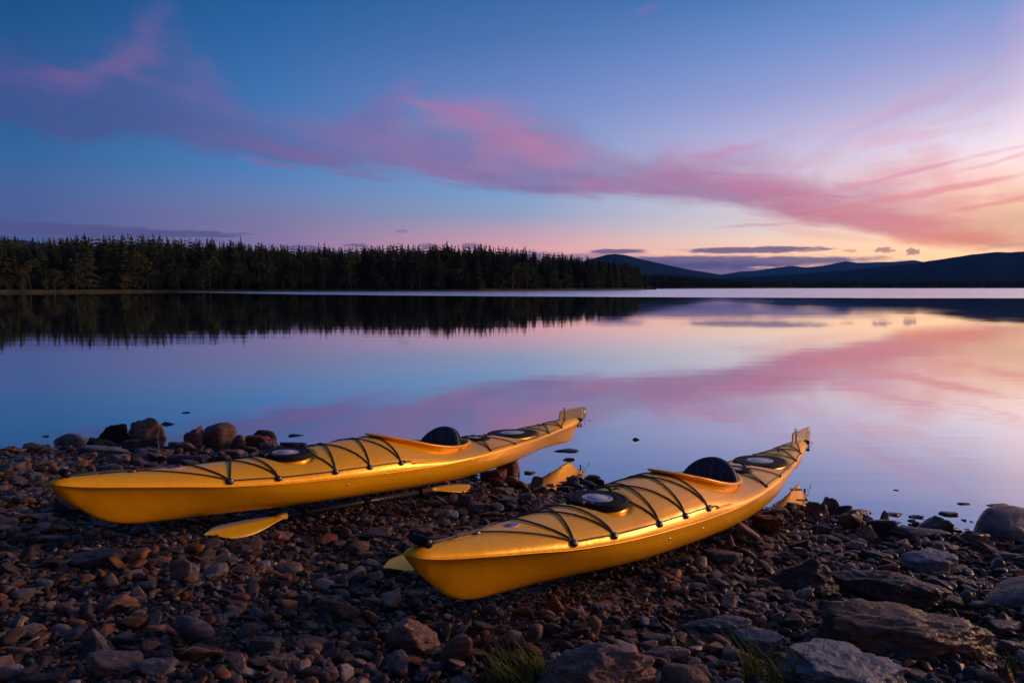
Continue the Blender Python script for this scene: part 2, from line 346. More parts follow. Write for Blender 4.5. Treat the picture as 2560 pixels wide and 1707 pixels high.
# ------------------------------------------------------------------ shore shape
SH = [(-60, 20), (-30, 12), (-14, 7.6), (-9, 7.0), (-5.1, 6.9), (-3.6, 6.85), (-2.3, 6.9), (-1.2, 6.5), (-.35, 6.1), (.05, 5.62), (.68, 5.62), (1.35, 5.4), (1.9, 5.22), (2.4, 4.78), (3.0, 4.62), (3.5, 4.5), (5, 4.2), (8, 3.4), (14, 1.), (30, -8), (60, -24)]
SHX, SHY = np.array(SH).T
GD = np.array([(-60, -8), (-6, -1.2), (-1.5, -.30), (-.4, -.075), (0, -.012), (.5, .055), (.9, .115), (1.5, .195), (2.1, .272), (2.7, .36), (3.4, .465), (5, .68), (8, 1.02), (20, 1.6), (80, 4)])
def dshore(x, y):
    x = np.asarray(x, float); y = np.asarray(y, float); best = np.full(np.broadcast(x, y).shape, 1e9)
    for i in range(len(SH) - 1):
        ax, ay, bx, by = SHX[i], SHY[i], SHX[i + 1], SHY[i + 1]
        t = np.clip(((x - ax) * (bx - ax) + (y - ay) * (by - ay)) / ((bx - ax) ** 2 + (by - ay) ** 2), 0, 1)
        best = np.minimum(best, np.hypot(x - ax - t * (bx - ax), y - ay - t * (by - ay)))
    return np.where(y < np.interp(x, SHX, SHY), best, -best)
def gz(x, y):
    d = dshore(x, y)
    x = np.asarray(x, float); y = np.asarray(y, float)
    wob = .018 * np.sin(x * 2.1 + 1.3 * np.sin(y * 1.7)) * np.cos(y * 2.6 + x) + .012 * np.sin(x * 5.3 + y * 3.1)
    return np.interp(d, GD[:, 0], GD[:, 1]) + wob * np.clip(.35 + d, .35, 1) - .012
def hit(u, v, dz=0.):
    r = ray(u, v); lo, hi = .3, 12.
    f = lambda s: CAMH + r.z * s - max(0., float(gz(r.x * s, r.y * s)) + dz)
    s = .3
    while s < 400 and f(s) > 0: s += .05 if s < 12 else 1.
    a, b = s - (.05 if s < 12 else 1.), s
    for _ in range(20):
        m_ = (a + b) / 2
        if f(m_) > 0: a = m_
        else: b = m_
    return Vector((r.x * a, r.y * a, CAMH + r.z * a)), a

# beach sheet
def grid_mesh(xs, ys, fz):
    X, Y = np.meshgrid(xs, ys); Zv = fz(X, Y); n, m = X.shape
    v = np.stack([X.ravel(), Y.ravel(), Zv.ravel()], 1)
    i = (np.arange(n - 1)[:, None] * m + np.arange(m - 1)[None]).ravel()
    return v, np.stack([i, i + 1, i + m + 1, i + m], 1)
xs = np.concatenate([np.arange(-60, -9, 1.5), np.arange(-9, 9, .06), np.arange(9, 60, 1.5)])
ys = np.concatenate([np.arange(-40, -1, 1.5), np.arange(-1, 8.5, .06), np.arange(8.5, 40, 1.5)])
v, f = grid_mesh(xs, ys, lambda X, Y: gz(X, Y) - .008)
m, t, p = mat_new('gravel_floor'); g = t.new('ShaderNodeNewGeometry'); pos = g.outputs['Position']
vo = t.new('ShaderNodeTexVoronoi'); t.put(vo.inputs['Vector'], pos); vo.inputs['Scale'].default_value = 70
c = t.mix(t.noise(pos, 30, 4), (.030, .024, .022), (.075, .055, .046))
c = t.mix(t.mr(t.sep(vo.outputs['Color'])[0], 0, 1, 0, .6), c, (.10, .075, .062))
t.put(p.inputs['Base Color'], c); p.inputs['Roughness'].default_value = .8
bump(t, p, t.m('SUBTRACT', 1., vo.outputs['Distance']), .008)
link('beach', mesh_np('beach', v, f), m, kind='structure', label='dark gravel beach sloping down to the still lake')

# ------------------------------------------------------------------ water
def water_mat():
    m, t, p = mat_new('lake_water'); t.n.remove(p)
    out = t.n['Material Output']
    g = t.new('ShaderNodeNewGeometry'); X, Y, Z = t.sep(g.outputs['Position'])
    u = t.m('DIVIDE', t.m('ADD', X, 300.), 600., clamp=True)
    pts = [(-300, 330), (-160, 290), (-105, 218), (-34, 141), (21, 111), (74, 99), (150, 92), (300, 90)]
    edge = t.m('MULTIPLY', t.curve(u, [((a + 300) / 600, b / 500) for a, b in pts]), 500.)
    wob = t.m('MULTIPLY', t.m('SUBTRACT', t.noise(t.comb(t.m('MULTIPLY', X, .05), t.m('MULTIPLY', Y, .2)), 1., 3), .5), 9.)
    ruf = t.mr(t.m('SUBTRACT', t.m('ADD', Y, wob), edge), -1., 5., smooth=True)
    n1 = t.noise(t.comb(t.m('MULTIPLY', X, .35), t.m('MULTIPLY', Y, 2.2)), 1., 3, .5)
    n2 = t.noise(t.comb(t.m('MULTIPLY', X, .05), t.m('MULTIPLY', Y, .28)), 1., 3, .5)
    patch = t.mr(t.noise(t.comb(t.m('MULTIPLY', X, .012), t.m('MULTIPLY', Y, .06), 7.), 1., 3), .40, .65, .25, 1.)
    h = t.m('ADD', t.m('MULTIPLY', n1, .35), n2)
    b = t.new('ShaderNodeBump'); b.inputs['Distance'].default_value = .009; t.put(b.inputs['Strength'], t.m('MULTIPLY', patch, .9)); t.put(b.inputs['Height'], h)
    dt = t.new('ShaderNodeVectorMath', operation='DOT_PRODUCT'); t.l.new(g.outputs['Incoming'], dt.inputs[0]); t.l.new(g.outputs['Normal'], dt.inputs[1])
    fr = t.m('SUBTRACT', .98, t.m('MULTIPLY', t.m('ABSOLUTE', dt.outputs['Value']), 1.1))
    gl = t.new('ShaderNodeBsdfGlossy'); t.put(gl.inputs['Color'], (1., 1., 1.)); t.put(gl.inputs['Roughness'], t.m('ADD', .022, t.m('MULTIPLY', ruf, .22)))
    t.l.new(b.outputs[0], gl.inputs['Normal'])
    di = t.new('ShaderNodeBsdfDiffuse'); t.put(di.inputs['Color'], (.012, .018, .026))
    mx = t.new('ShaderNodeMixShader'); t.l.new(fr, mx.inputs[0]); t.l.new(di.outputs[0], mx.inputs[1]); t.l.new(gl.outputs[0], mx.inputs[2])
    t.l.new(mx.outputs[0], out.inputs['Surface']); return m
wx = np.array([-9000, -3000, -800, -200, -50, 0, 50, 200, 800, 3000, 9000.]); wy = np.array([-300, -40, 0, 10, 50, 150, 400, 1200, 4000, 9500.])
v, f = grid_mesh(wx, wy, lambda X, Y: X * 0)
link('lake_water', mesh_np('lake_water', v, f), water_mat(), kind='structure', label='still lake mirroring the dusk sky and forest')

# ------------------------------------------------------------------ far land
def land_mat(name, a, b, sc):
    m, t, p = mat_new(name); pos = t.new('ShaderNodeNewGeometry').outputs['Position']
    t.put(p.inputs['Base Color'], t.mix(t.mr(t.noise(pos, sc, 6, .7), .35, .65), a, b)); p.inputs['Roughness'].default_value = .9
    p.inputs['Specular IOR Level'].default_value = 0.
    return m
M['hill'] = land_mat('forested_hill', (.008, .018, .032), (.018, .036, .058), .012)
M['bank'] = land_mat('grassy_bank', (.05, .045, .022), (.10, .09, .04), .8)
def ridge(name, pts, dist, d0, label, back=1500., ns=160, nd=26, rough=1., mat=None):
    """a hill range: crest seen at the given heights, at its own distance, with a front slope from d0 and a back slope"""
    ax = np.array([p[0] for p in pts], float); ay = np.array([p[1] for p in pts], float)
    us = np.linspace(ax[0], ax[-1], ns); vs = np.interp(us, ax, ay)
    V = []
    for j in range(nd + 1):
        q = j / nd
        for u, vv in zip(us, vs):
            a = (u - 1280) / FX
            top = CAMH + (HOR - vv) / FX * dist
            jit = 1 + .05 * mn.noise(Vector((u * .004, 3.1, dist * .01)))
            if q <= .7: s = q / .7; d = d0 + (dist * jit - d0) * s; hh = top * (s ** 1.35) * (1 + 0.10 * rough * (1 - s) * mn.noise(Vector((u * .012, s * 5, 1.7))))
            else: s = (q - .7) / .3; d = dist * jit + back * s; hh = top * (1 - s ** 1.5)
            det = (mn.noise(Vector((u * .03, j * .6, dist * .002))) * .5 + mn.noise(Vector((u * .11, j * 1.3, dist * .002))) * .25) * .02 * top * rough * min(1, q * 3) * (1 if q < .7 else 0)
            V.append((a * d, d, max(-2., hh + det) - (3 if j == 0 or j == nd else 0)))
    i = (np.arange(nd)[:, None] * ns + np.arange(ns - 1)[None]).ravel()
    f = np.stack([i, i + 1, i + ns + 1, i + ns], 1)
    return link(name, mesh_np(name, V, f), mat or M['hill'], kind='structure', label=label)
ridge('mountain', [(1690, 716), (1790, 688), (1850, 678), (1880, 677), (1930, 669), (1975, 664), (2010, 668), (2050, 665), (2090, 657), (2110, 653), (2140, 658), (2180, 656), (2230, 655), (2280, 650.5), (2300, 655), (2400, 662), (2560, 680), (2800, 712)], 8200, 5200, 'far blue mountain range under the sunset glow', 1500)
ridge('mountain', [(1200, 716), (1330, 698), (1400, 672), (1450, 656), (1490, 643), (1515, 636), (1535, 634), (1560, 637), (1600, 648), (1660, 662), (1720, 674), (1800, 686), (1900, 694), (2000, 701), (2150, 714)], 4300, 2600, 'rounded lone mountain behind the end of the forest', 1500)
ridge('hill', [(1500, 716), (1700, 700), (1850, 694), (1950, 688), (2050, 681), (2150, 672), (2280, 658), (2330, 650), (2380, 642), (2430, 635), (2480, 630.5), (2510, 632), (2560, 629), (2650, 622), (2850, 630), (3100, 660), (3400, 712)], 2900, 960, 'long dark forested hill beyond the lake', 1800, ns=260)
ridge('hill', [(-400, 716), (-200, 640), (-60, 612), (30, 601), (70, 603), (120, 612), (200, 640), (330, 700), (400, 716)], 5200, 3600, 'distant blue hill behind the spruce forest', 1200)

# peninsula with the forest
PEN = [(-700, 731.5), (0, 731), (400, 729), (860, 728), (1200, 727.4), (1500, 725.5), (1612, 724)]
def pen_xy(u):
    d = CAMH * FX / (np.interp(u, [p[0] for p in PEN], [p[1] for p in PEN]) - HOR)
    return (u - 1280) / FX * d, d
us = np.linspace(-700, 1640, 300); V = []
offs = [(-1.5, -.4), (0, .02), (.6, .35), (2.5, .75), (6, 1.0), (20, 1.6), (60, 2.5), (120, 3), (200, -1)]
for o_, z_ in offs:
    for u in us:
        x, d = pen_xy(u); endf = min(1, max(0, (1640 - u) / 60)); oo = o_ * (endf if o_ > 0 else 1) + 1.3 * mn.noise(Vector((u * .02, 1, 0)))
        V.append((x * (1 + oo / d), d + oo, z_ * (.5 + .5 * endf) + (.18 * mn.noise(Vector((u * .06, o_, 3))) if 0 < o_ < 10 else 0)))
n = len(us); i = (np.arange(len(offs) - 1)[:, None] * n + np.arange(n - 1)[None]).ravel()
link('land', mesh_np('land', V, np.stack([i, i + 1, i + n + 1, i + n], 1)), M['bank'], kind='structure', label='low grassy bank along the far lake shore')
v2 = []; us2 = np.linspace(1560, 3300, 200)
for o_, z_ in [(-4, -.6), (0, .05), (4, 1.), (60, 3), (300, 6), (800, -2)]:
    for u in us2:
        d = np.interp(u, [1560, 1700, 1820, 2000, 3300], [640, 690, 800, 930, 960]); d = d + o_ + 8 * mn.noise(Vector((u * .01, 5, 0)))
        v2.append(((u - 1280) / FX * d, d, z_))
n = len(us2); i = (np.arange(5)[:, None] * n + np.arange(n - 1)[None]).ravel()
link('land', mesh_np('land', v2, np.stack([i, i + 1, i + n + 1, i + n], 1)), M['bank'], kind='structure', label='flat far shore at the foot of the hills')

# ---- trees
def spruce_crown(seed, levels, br, r0=.16, detail=True):
    """unit height crown from z=.06 to 1: whorls of drooping boughs, numpy verts / tris"""
    rg = random.Random(seed); V = []; F = []
    for i in range(levels):
        t_ = i / (levels - 1); z = .07 + .92 * t_ ** .92
        rad = r0 * (1 - t_) ** .62 * rg.uniform(.72, 1.15) + .006
        if rg.random() < .12: rad *= .6
        for k_ in range(br if t_ < .85 else max(4, br // 2)):
            a = 2 * math.pi * (k_ + rg.random() * .9) / br + i * .7
            L_ = rad * rg.uniform(.65, 1.15); dz = -L_ * rg.uniform(.25, .6) + .01
            w = L_ * rg.uniform(.26, .42)
            c, s = math.cos(a), math.sin(a); b = len(V)
            V += [(0, 0, z + .012), (c * L_ * .55 - s * w, s * L_ * .55 + c * w, z + dz * .55 - .012), (c * L_, s * L_, z + dz), (c * L_ * .55 + s * w, s * L_ * .55 - c * w, z + dz * .55 - .012)]
            F += [(b, b + 1, b + 2), (b, b + 2, b + 3)]
            if detail:
                V += [(c * L_ * .7, s * L_ * .7, z + dz * .7), (c * L_ * .5 + s * .01, s * L_ * .5 - c * .01, z + dz * .5 - .05 * rg.uniform(.5, 1)), (c * L_ * .3, s * L_ * .3, z + dz * .3)]
                F += [(b + 4, b + 5, b + 6)]
    V += [(.006, 0, .95), (-.006, .004, .95), (0, 0, 1.03)]; F += [(len(V) - 3, len(V) - 2, len(V) - 1)]
    return np.array(V), np.array(F)
def leafy_crown(seed, n=1100):
    rg = np.random.default_rng(seed); L_ = []
    lobes = [(rg.uniform(-.2, .2), rg.uniform(-.2, .2), zz, rg.uniform(.10, .20) * (1.15 - .5 * abs(zz - .5))) for zz in rg.uniform(.18, .9, 9)]
    for x, y, z, r in lobes:
        k_ = n // 9; d = rg.normal(size=(k_, 3)); d /= np.linalg.norm(d, axis=1)[:, None]
        L_.append(np.array([x, y, z]) + d * (r * rg.uniform(.55, 1.05, k_) ** .6)[:, None] * [1, 1, .85])
    P = np.concatenate(L_); n = len(P); s = rg.uniform(.012, .026, n)[:, None]
    a = rg.normal(size=(n, 3)); a /= np.linalg.norm(a, axis=1)[:, None]; b = np.cross(a, rg.normal(size=(n, 3))); b /= np.linalg.norm(b, axis=1)[:, None]
    V = np.stack([P - a * s, P + b * s * .8, P + a * s, P - b * s * .8], 1).reshape(-1, 3)
    return V, np.arange(4 * n).reshape(-1, 4)
def foliage_mat(name, a, b, orange=None):
    m, t, p = mat_new(name); oi = t.new('ShaderNodeObjectInfo'); g = t.new('ShaderNodeNewGeometry')
    c = t.mix(t.mr(t.noise(g.outputs['Position'], .55, 3), .35, .65), a, b)
    c = t.mix(t.m('MULTIPLY', oi.outputs['Random'], .6), c, tuple(q * 1.7 for q in b))
    if orange: c = t.mix(t.mr(t.noise(g.outputs['Position'], .07, 2), .5, .75, 0, .7), c, orange)
    t.put(p.inputs['Base Color'], c); p.inputs['Roughness'].default_value = .9; p.inputs['Specular IOR Level'].default_value = .0
    return m
M['spruce'] = foliage_mat('spruce_needles', (.018, .026, .013), (.046, .054, .024), (.064, .050, .024))
M['leaf'] = foliage_mat('birch_leaves', (.030, .036, .013), (.062, .064, .022), (.085, .058, .022))
M['bark'] = simple('bark', (.05, .04, .034), .9, scale=4)
M['birch_bark'] = simple('birch_bark', (.11, .095, .08), .8, var=.5, scale=3)
spr = [spruce_crown(s, 30, 9, r) for s, r in ((1, .15), (2, .13), (3, .17), (4, .12), (5, .145))]
spr_low = [spruce_crown(s, 14, 6, .16, False) for s in (11, 12, 13)]
lf = [leafy_crown(s) for s in (21, 22, 23, 24)]
def trunk_mesh(name, mat, r, top, bend=0., limbs=0, seed=0):
    mb = MB(); rg = random.Random(seed)
    pts = [(bend * math.sin(q * 2.4), bend * .6 * q, top * q - .02) for q in (0, .2, .4, .6, .8, 1)]
    mb.tube(pts, [r * (1.15 - q) for q in (0, .2, .4, .6, .8, 1)], 6)
    for _ in range(limbs):
        q = rg.uniform(.35, .9); a = rg.uniform(0, 6.28); L_ = rg.uniform(.12, .24)
        p0 = Vector((bend * math.sin(q * 2.4), bend * .6 * q, top * q)); p1 = p0 + Vector((math.cos(a) * L_, math.sin(a) * L_, L_ * .9))
        mb.tube([p0, (p0 + p1) / 2 + Vector((0, 0, .02)), p1], [r * .5, r * .3, r * .12], 5)
    me = mesh_np(name, mb.v, mb.f); me.materials.append(mat); return me
spr_me = []
for i_, (a, b) in enumerate(spr):
    me = mesh_np('crown', a, b, False); me.materials.append(M['spruce']); spr_me.append((me, trunk_mesh('trunk', M['bark'], .011, .93)))
leaf_me = []
for i_, (a, b) in enumerate(lf):
    me = mesh_np('crown', a, b, False); me.materials.append(M['leaf']); leaf_me.append((me, trunk_mesh('trunk', M['birch_bark'], .014, .8, .04, 9, i_)))
TOPX = [-700, 0, 60, 200, 330, 400, 600, 700, 860, 1000, 1200, 1300, 1350, 1450, 1520, 1580, 1612]
TOPY = [590, 594, 605, 602, 596, 600, 612, 622, 628, 620, 622, 630, 640, 650, 660, 668, 684]
def tree(kind, u, off, h, label, group):
    x, d = pen_xy(u); x *= (1 + off / d); d += off
    me, tr = random.choice(spr_me if kind == 'spruce_tree' else leaf_me)
    e = empty(kind, (x, d, .4 + off * .02), label=label, category='spruce' if kind == 'spruce_tree' else 'birch', group=group)
    w = h * (random.uniform(1.15, 1.75) if kind == 'spruce_tree' else random.uniform(1., 1.5))
    e.scale = (w, w, h); e.rotation_euler = (0, 0, random.uniform(0, 6.28))
    link('trunk', tr, None, e); link('crown', me, None, e)
zones = [(-300, 140, 'at the far end of the shore where the forest is tallest'), (140, 420, 'in the tall forest across the water from the heap of shore rocks'), (420, 760, 'in the forest stretch just after the brown boulder heap'), (760, 1080, 'in the middle stretch of the far forest'), (1080, 1360, 'in the forest beyond the rudder of the farther kayak'), (1360, 1640, 'near the tip of the forested point below the lone mountain')]
def zone(u): return next((z for z in zones if z[0] <= u < z[1]), zones[-1])
us = np.linspace(-180, 1612, 205) + rng.uniform(-4, 4, 205)
for u in us:
    _, d = pen_xy(u); off = random.uniform(5, 20)
    H = (731 - np.interp(u, TOPX, TOPY)) / FX * (d + off) * random.choice([.5, .62, .72, .8, .86, .92, .98, 1.06]) * random.uniform(.95, 1.04)
    z_ = zone(u)
    tall = 'tall' if H > 15.5 else ('middling' if H > 12 else 'short')
    tree('spruce_tree', u, off, H, f'{tall} dark spruce {z_[2]}', f'{tall} dark spruces {z_[2]}')
for i_, u in enumerate(np.linspace(-160, 1600, 92) + rng.uniform(-14, 14, 92)):
    _, d = pen_xy(u); H = random.choice([5., 6.5, 7.5, 9., 11.5, 13.]) * random.uniform(.85, 1.1)
    if i_ % 7 == 3: H *= .55
    z_ = zone(u); q = 'round olive' if H > 7.5 else ('slender olive' if H > 5 else 'small bushy')
    tree('birch_tree', u, random.uniform(2.5, 6), H, f'{q} birch {z_[2]}', f'{q} birches {z_[2]}')
def merged_trees(name, items, protos, mat, label):
    Vs = []; Fs = []; b = 0
    for x, y, z, h, w in items:
        a, f_ = protos[rng.integers(len(protos))]; an = rng.uniform(0, 6.28); c, s = math.cos(an), math.sin(an)
        q = a * [w, w, h]; Vs.append(np.stack([q[:, 0] * c - q[:, 1] * s + x, q[:, 0] * s + q[:, 1] * c + y, q[:, 2] + z], 1)); Fs.append(f_ + b); b += len(a)
    return link(name, mesh_np(name, np.concatenate(Vs), np.concatenate(Fs), False), mat, kind='stuff', label=label)
items = []
for _ in range(2100):
    u = rng.uniform(-650, 1600); _, d = pen_xy(u); off = rng.uniform(18, 75)
    if u > 1450: off = rng.uniform(12, 12 + (1612 - u) * .35)
    H = (731 - np.interp(u, TOPX, TOPY)) / FX * (d + off) * rng.uniform(.72, .98)
    items.append(((u - 1280) / FX * (d + off), d + off, 1.6, H, H * rng.uniform(1.2, 1.8)))
for _ in range(160):       # beyond the frame edge, near row
    u = rng.uniform(-690, -190); _, d = pen_xy(u); off = rng.uniform(4, 18)
    H = rng.uniform(11, 16); items.append(((u - 1280) / FX * (d + off), d + off, .8, H, H))
merged_trees('forest', items, spr_low + [spr[1], spr[3]], M['spruce'], 'mass of dark spruce forest filling the peninsula behind the front trees')
items = []
for _ in range(1100):
    u = rng.uniform(1600, 1880); d = np.interp(u, [1560, 1700, 1820, 2000], [640, 690, 800, 930]) + rng.uniform(6, 60)
    H = (720 - np.interp(u, [1600, 1660, 1750, 1860], [688, 687, 694, 704])) / FX * d * rng.uniform(.75, 1.12); items.append(((u - 1280) / FX * d, d, 1., H, H * 1.5))
for _ in range(2600):
    u = rng.uniform(1840, 3200); d = np.interp(u, [1560, 1700, 1820, 2000, 3300], [640, 690, 800, 930, 960]) + rng.uniform(8, 160)
    H = rng.uniform(5, 11); items.append(((u - 1280) / FX * d, d, 1.5, H, H * 1.8))
merged_trees('treeline', items, spr_low, M['spruce'], 'distant low treeline along the far lake shore')
# small shore stones and a snag at the tip of the point
# ------------------------------------------------------------------ stones
def ico(n):
    bm = bmesh.new(); bmesh.ops.create_icosphere(bm, subdivisions=n, radius=1)
    v = np.array([q.co[:] for q in bm.verts]); f = np.array([[q.index for q in fc.verts] for fc in bm.faces]); bm.free()
    return v / np.linalg.norm(v, axis=1)[:, None], f
ICO = {n: ico(n) for n in (2, 3, 4, 5, 6)}
def rock_shape(seed, sub, style='ang', tilt=0., yaw=None, rough=1.):
    """points of a stone normalised to the box [-.5,.5]^3, faces"""
    rg = np.random.default_rng(seed); d, f = ICO[sub]
    if style == 'round': npl, pw = 10, 5
    elif style == 'slab': npl, pw = 13, 26
    elif style == 'pyr': npl, pw = 7, 26
    else: npl, pw = 11, 24
    n_ = rg.normal(size=(npl, 3)); n_ /= np.linalg.norm(n_, axis=1)[:, None]
    h = rg.uniform(.62, 1., npl)
    if style == 'slab':
        n_[:, 2] *= .35; n_ /= np.linalg.norm(n_, axis=1)[:, None]; h = rg.uniform(.7, 1.05, npl)
        n_ = np.vstack([n_, [[.05, .04, 1], [0, 0, -1], [.12, -.2, .97]]]); h = np.append(h, [.42, .42, .45])
    if style == 'pyr':
        a = rg.uniform(0, 6.28) + np.arange(npl) * 2 * math.pi / npl * 1.02
        n_ = np.stack([np.cos(a), np.sin(a), rg.uniform(.35, .75, npl)], 1); n_ /= np.linalg.norm(n_, axis=1)[:, None]
        h = rg.uniform(.42, .6, npl); n_ = np.vstack([n_, [[0, 0, -1]]]); h = np.append(h, .45)
    n_ = np.vstack([n_, np.eye(3), -np.eye(3)]); h = np.append(h, [1.05] * 6)
    q = np.maximum(0, d @ n_.T) / h
    r = (q ** pw).sum(1) ** (-1 / pw)
    p_ = d * r[:, None]
    if sub >= 4:
        amp = .085 * rough if style != 'round' else .04 * rough
        o_ = rg.uniform(0, 50, 3); oc = 5 if sub >= 5 else 3
        for i_ in range(len(p_)):
            w = Vector(p_[i_] * 1.4 + o_); s = 0.; a = 1.; fr = 1.2
            for _ in range(oc):
                nv = mn.noise(w * fr); s += (1 - abs(nv) * 2.2 if style != 'round' else nv) * a; a *= .52; fr *= 2.1
            p_[i_] *= 1 + (s - .9) * amp
    if style != 'pyr':
        an = rg.uniform(0, 6.28) if yaw is None else yaw
        c, s = math.cos(an), math.sin(an); p_ = p_ @ np.array([[c, -s, 0], [s, c, 0], [0, 0, 1]]).T
    if tilt:
        c, s = math.cos(R(tilt)), math.sin(R(tilt)); p_ = p_ * [1, 1, .6]; p_ = p_ @ np.array([[c, 0, s], [0, 1, 0], [-s, 0, c]]).T
    lo, hi = p_.min(0), p_.max(0)
    return (p_ - (lo + hi) / 2) / (hi - lo), f
COL = {'grey': (.092, .084, .084), 'dark': (.044, .038, .040), 'brown': (.105, .072, .056), 'tan': (.15, .10, .072), 'red': (.115, .042, .026), 'rust': (.14, .060, .027),
       'blue': (.115, .128, .146), 'pink': (.145, .096, .082), 'pale': (.22, .185, .165), 'black': (.016, .014, .016)}
STONES = []          # (x, y, radius) keep-out for the pebbles
def put_stone(u0, v0, u1, v1, col, style, label, name='rock', sub=None, tilt=0., dz=None, seed=None, flat=None, water=False, group=None, yaw=None):
    um = (u0 + u1) / 2
    P, s = hit(um, v1 - .12 * (v1 - v0)) if not water else hit(um, v0 + .6 * (v1 - v0))
    if water: P.z = 0
    depth = s
    wdt = (u1 - u0) / FX * depth
    D = wdt * (dz if dz else .72) * .68
    al = math.atan2(CAMH - P.z, math.hypot(P.x, P.y))
    hv = (v1 - v0) / FX * depth
    Hh = (hv - D * math.sin(al)) / max(.2, math.cos(al))
    if Hh < .22 * wdt: Hh = .22 * wdt; D = max(.3 * wdt, (hv - Hh * math.cos(al)) / math.sin(al))
    if flat: Hh = flat * wdt
    if water: D = wdt * .5; Hh = max(.07 * wdt, hv * .5 - D * .5 * math.sin(al)); style = 'ang'
    sink = 1.6 if water else (.22 if float(gz(P.x, P.y)) > .02 else .8)
    px = max(u1 - u0, v1 - v0) * .4
    sub = sub or (6 if px > 75 else 5 if px > 32 else 4)
    if seed is None: seed = int(u0 * 7 + v0 * 13)
    p_, f_ = rock_shape(seed, sub, style, tilt, yaw, 1.5 if sub == 6 and style != 'round' else 1.1)
    p_ = (p_ * [wdt, D, Hh * (1 + sink)]) + [0, 0, Hh * (1 + sink) / 2 - Hh * sink]
    me = mesh_np(name, p_, f_); me.materials.append(M['stone'])
    ctr = Vector((P.x / P.y, 1, 0)).normalized() * (D * .42)
    loc = P + ctr; loc.z = (max(0, float(gz(P.x, P.y))) if not water else 0) + (0 if water else .0)
    o = link(name, me, None, None, label=label, category='boulder' if wdt > .45 else 'rock' if wdt > .13 else 'stone', group=group or 'rocks on the stony shore')
    o.location = loc
    j = random.uniform(.88, 1.12); c = COL[col]; o.color = (c[0] * j, c[1] * j, c[2] * j, 1)
    STONES.append((loc.x, loc.y, wdt * .42, D * .42, Hh)); return o
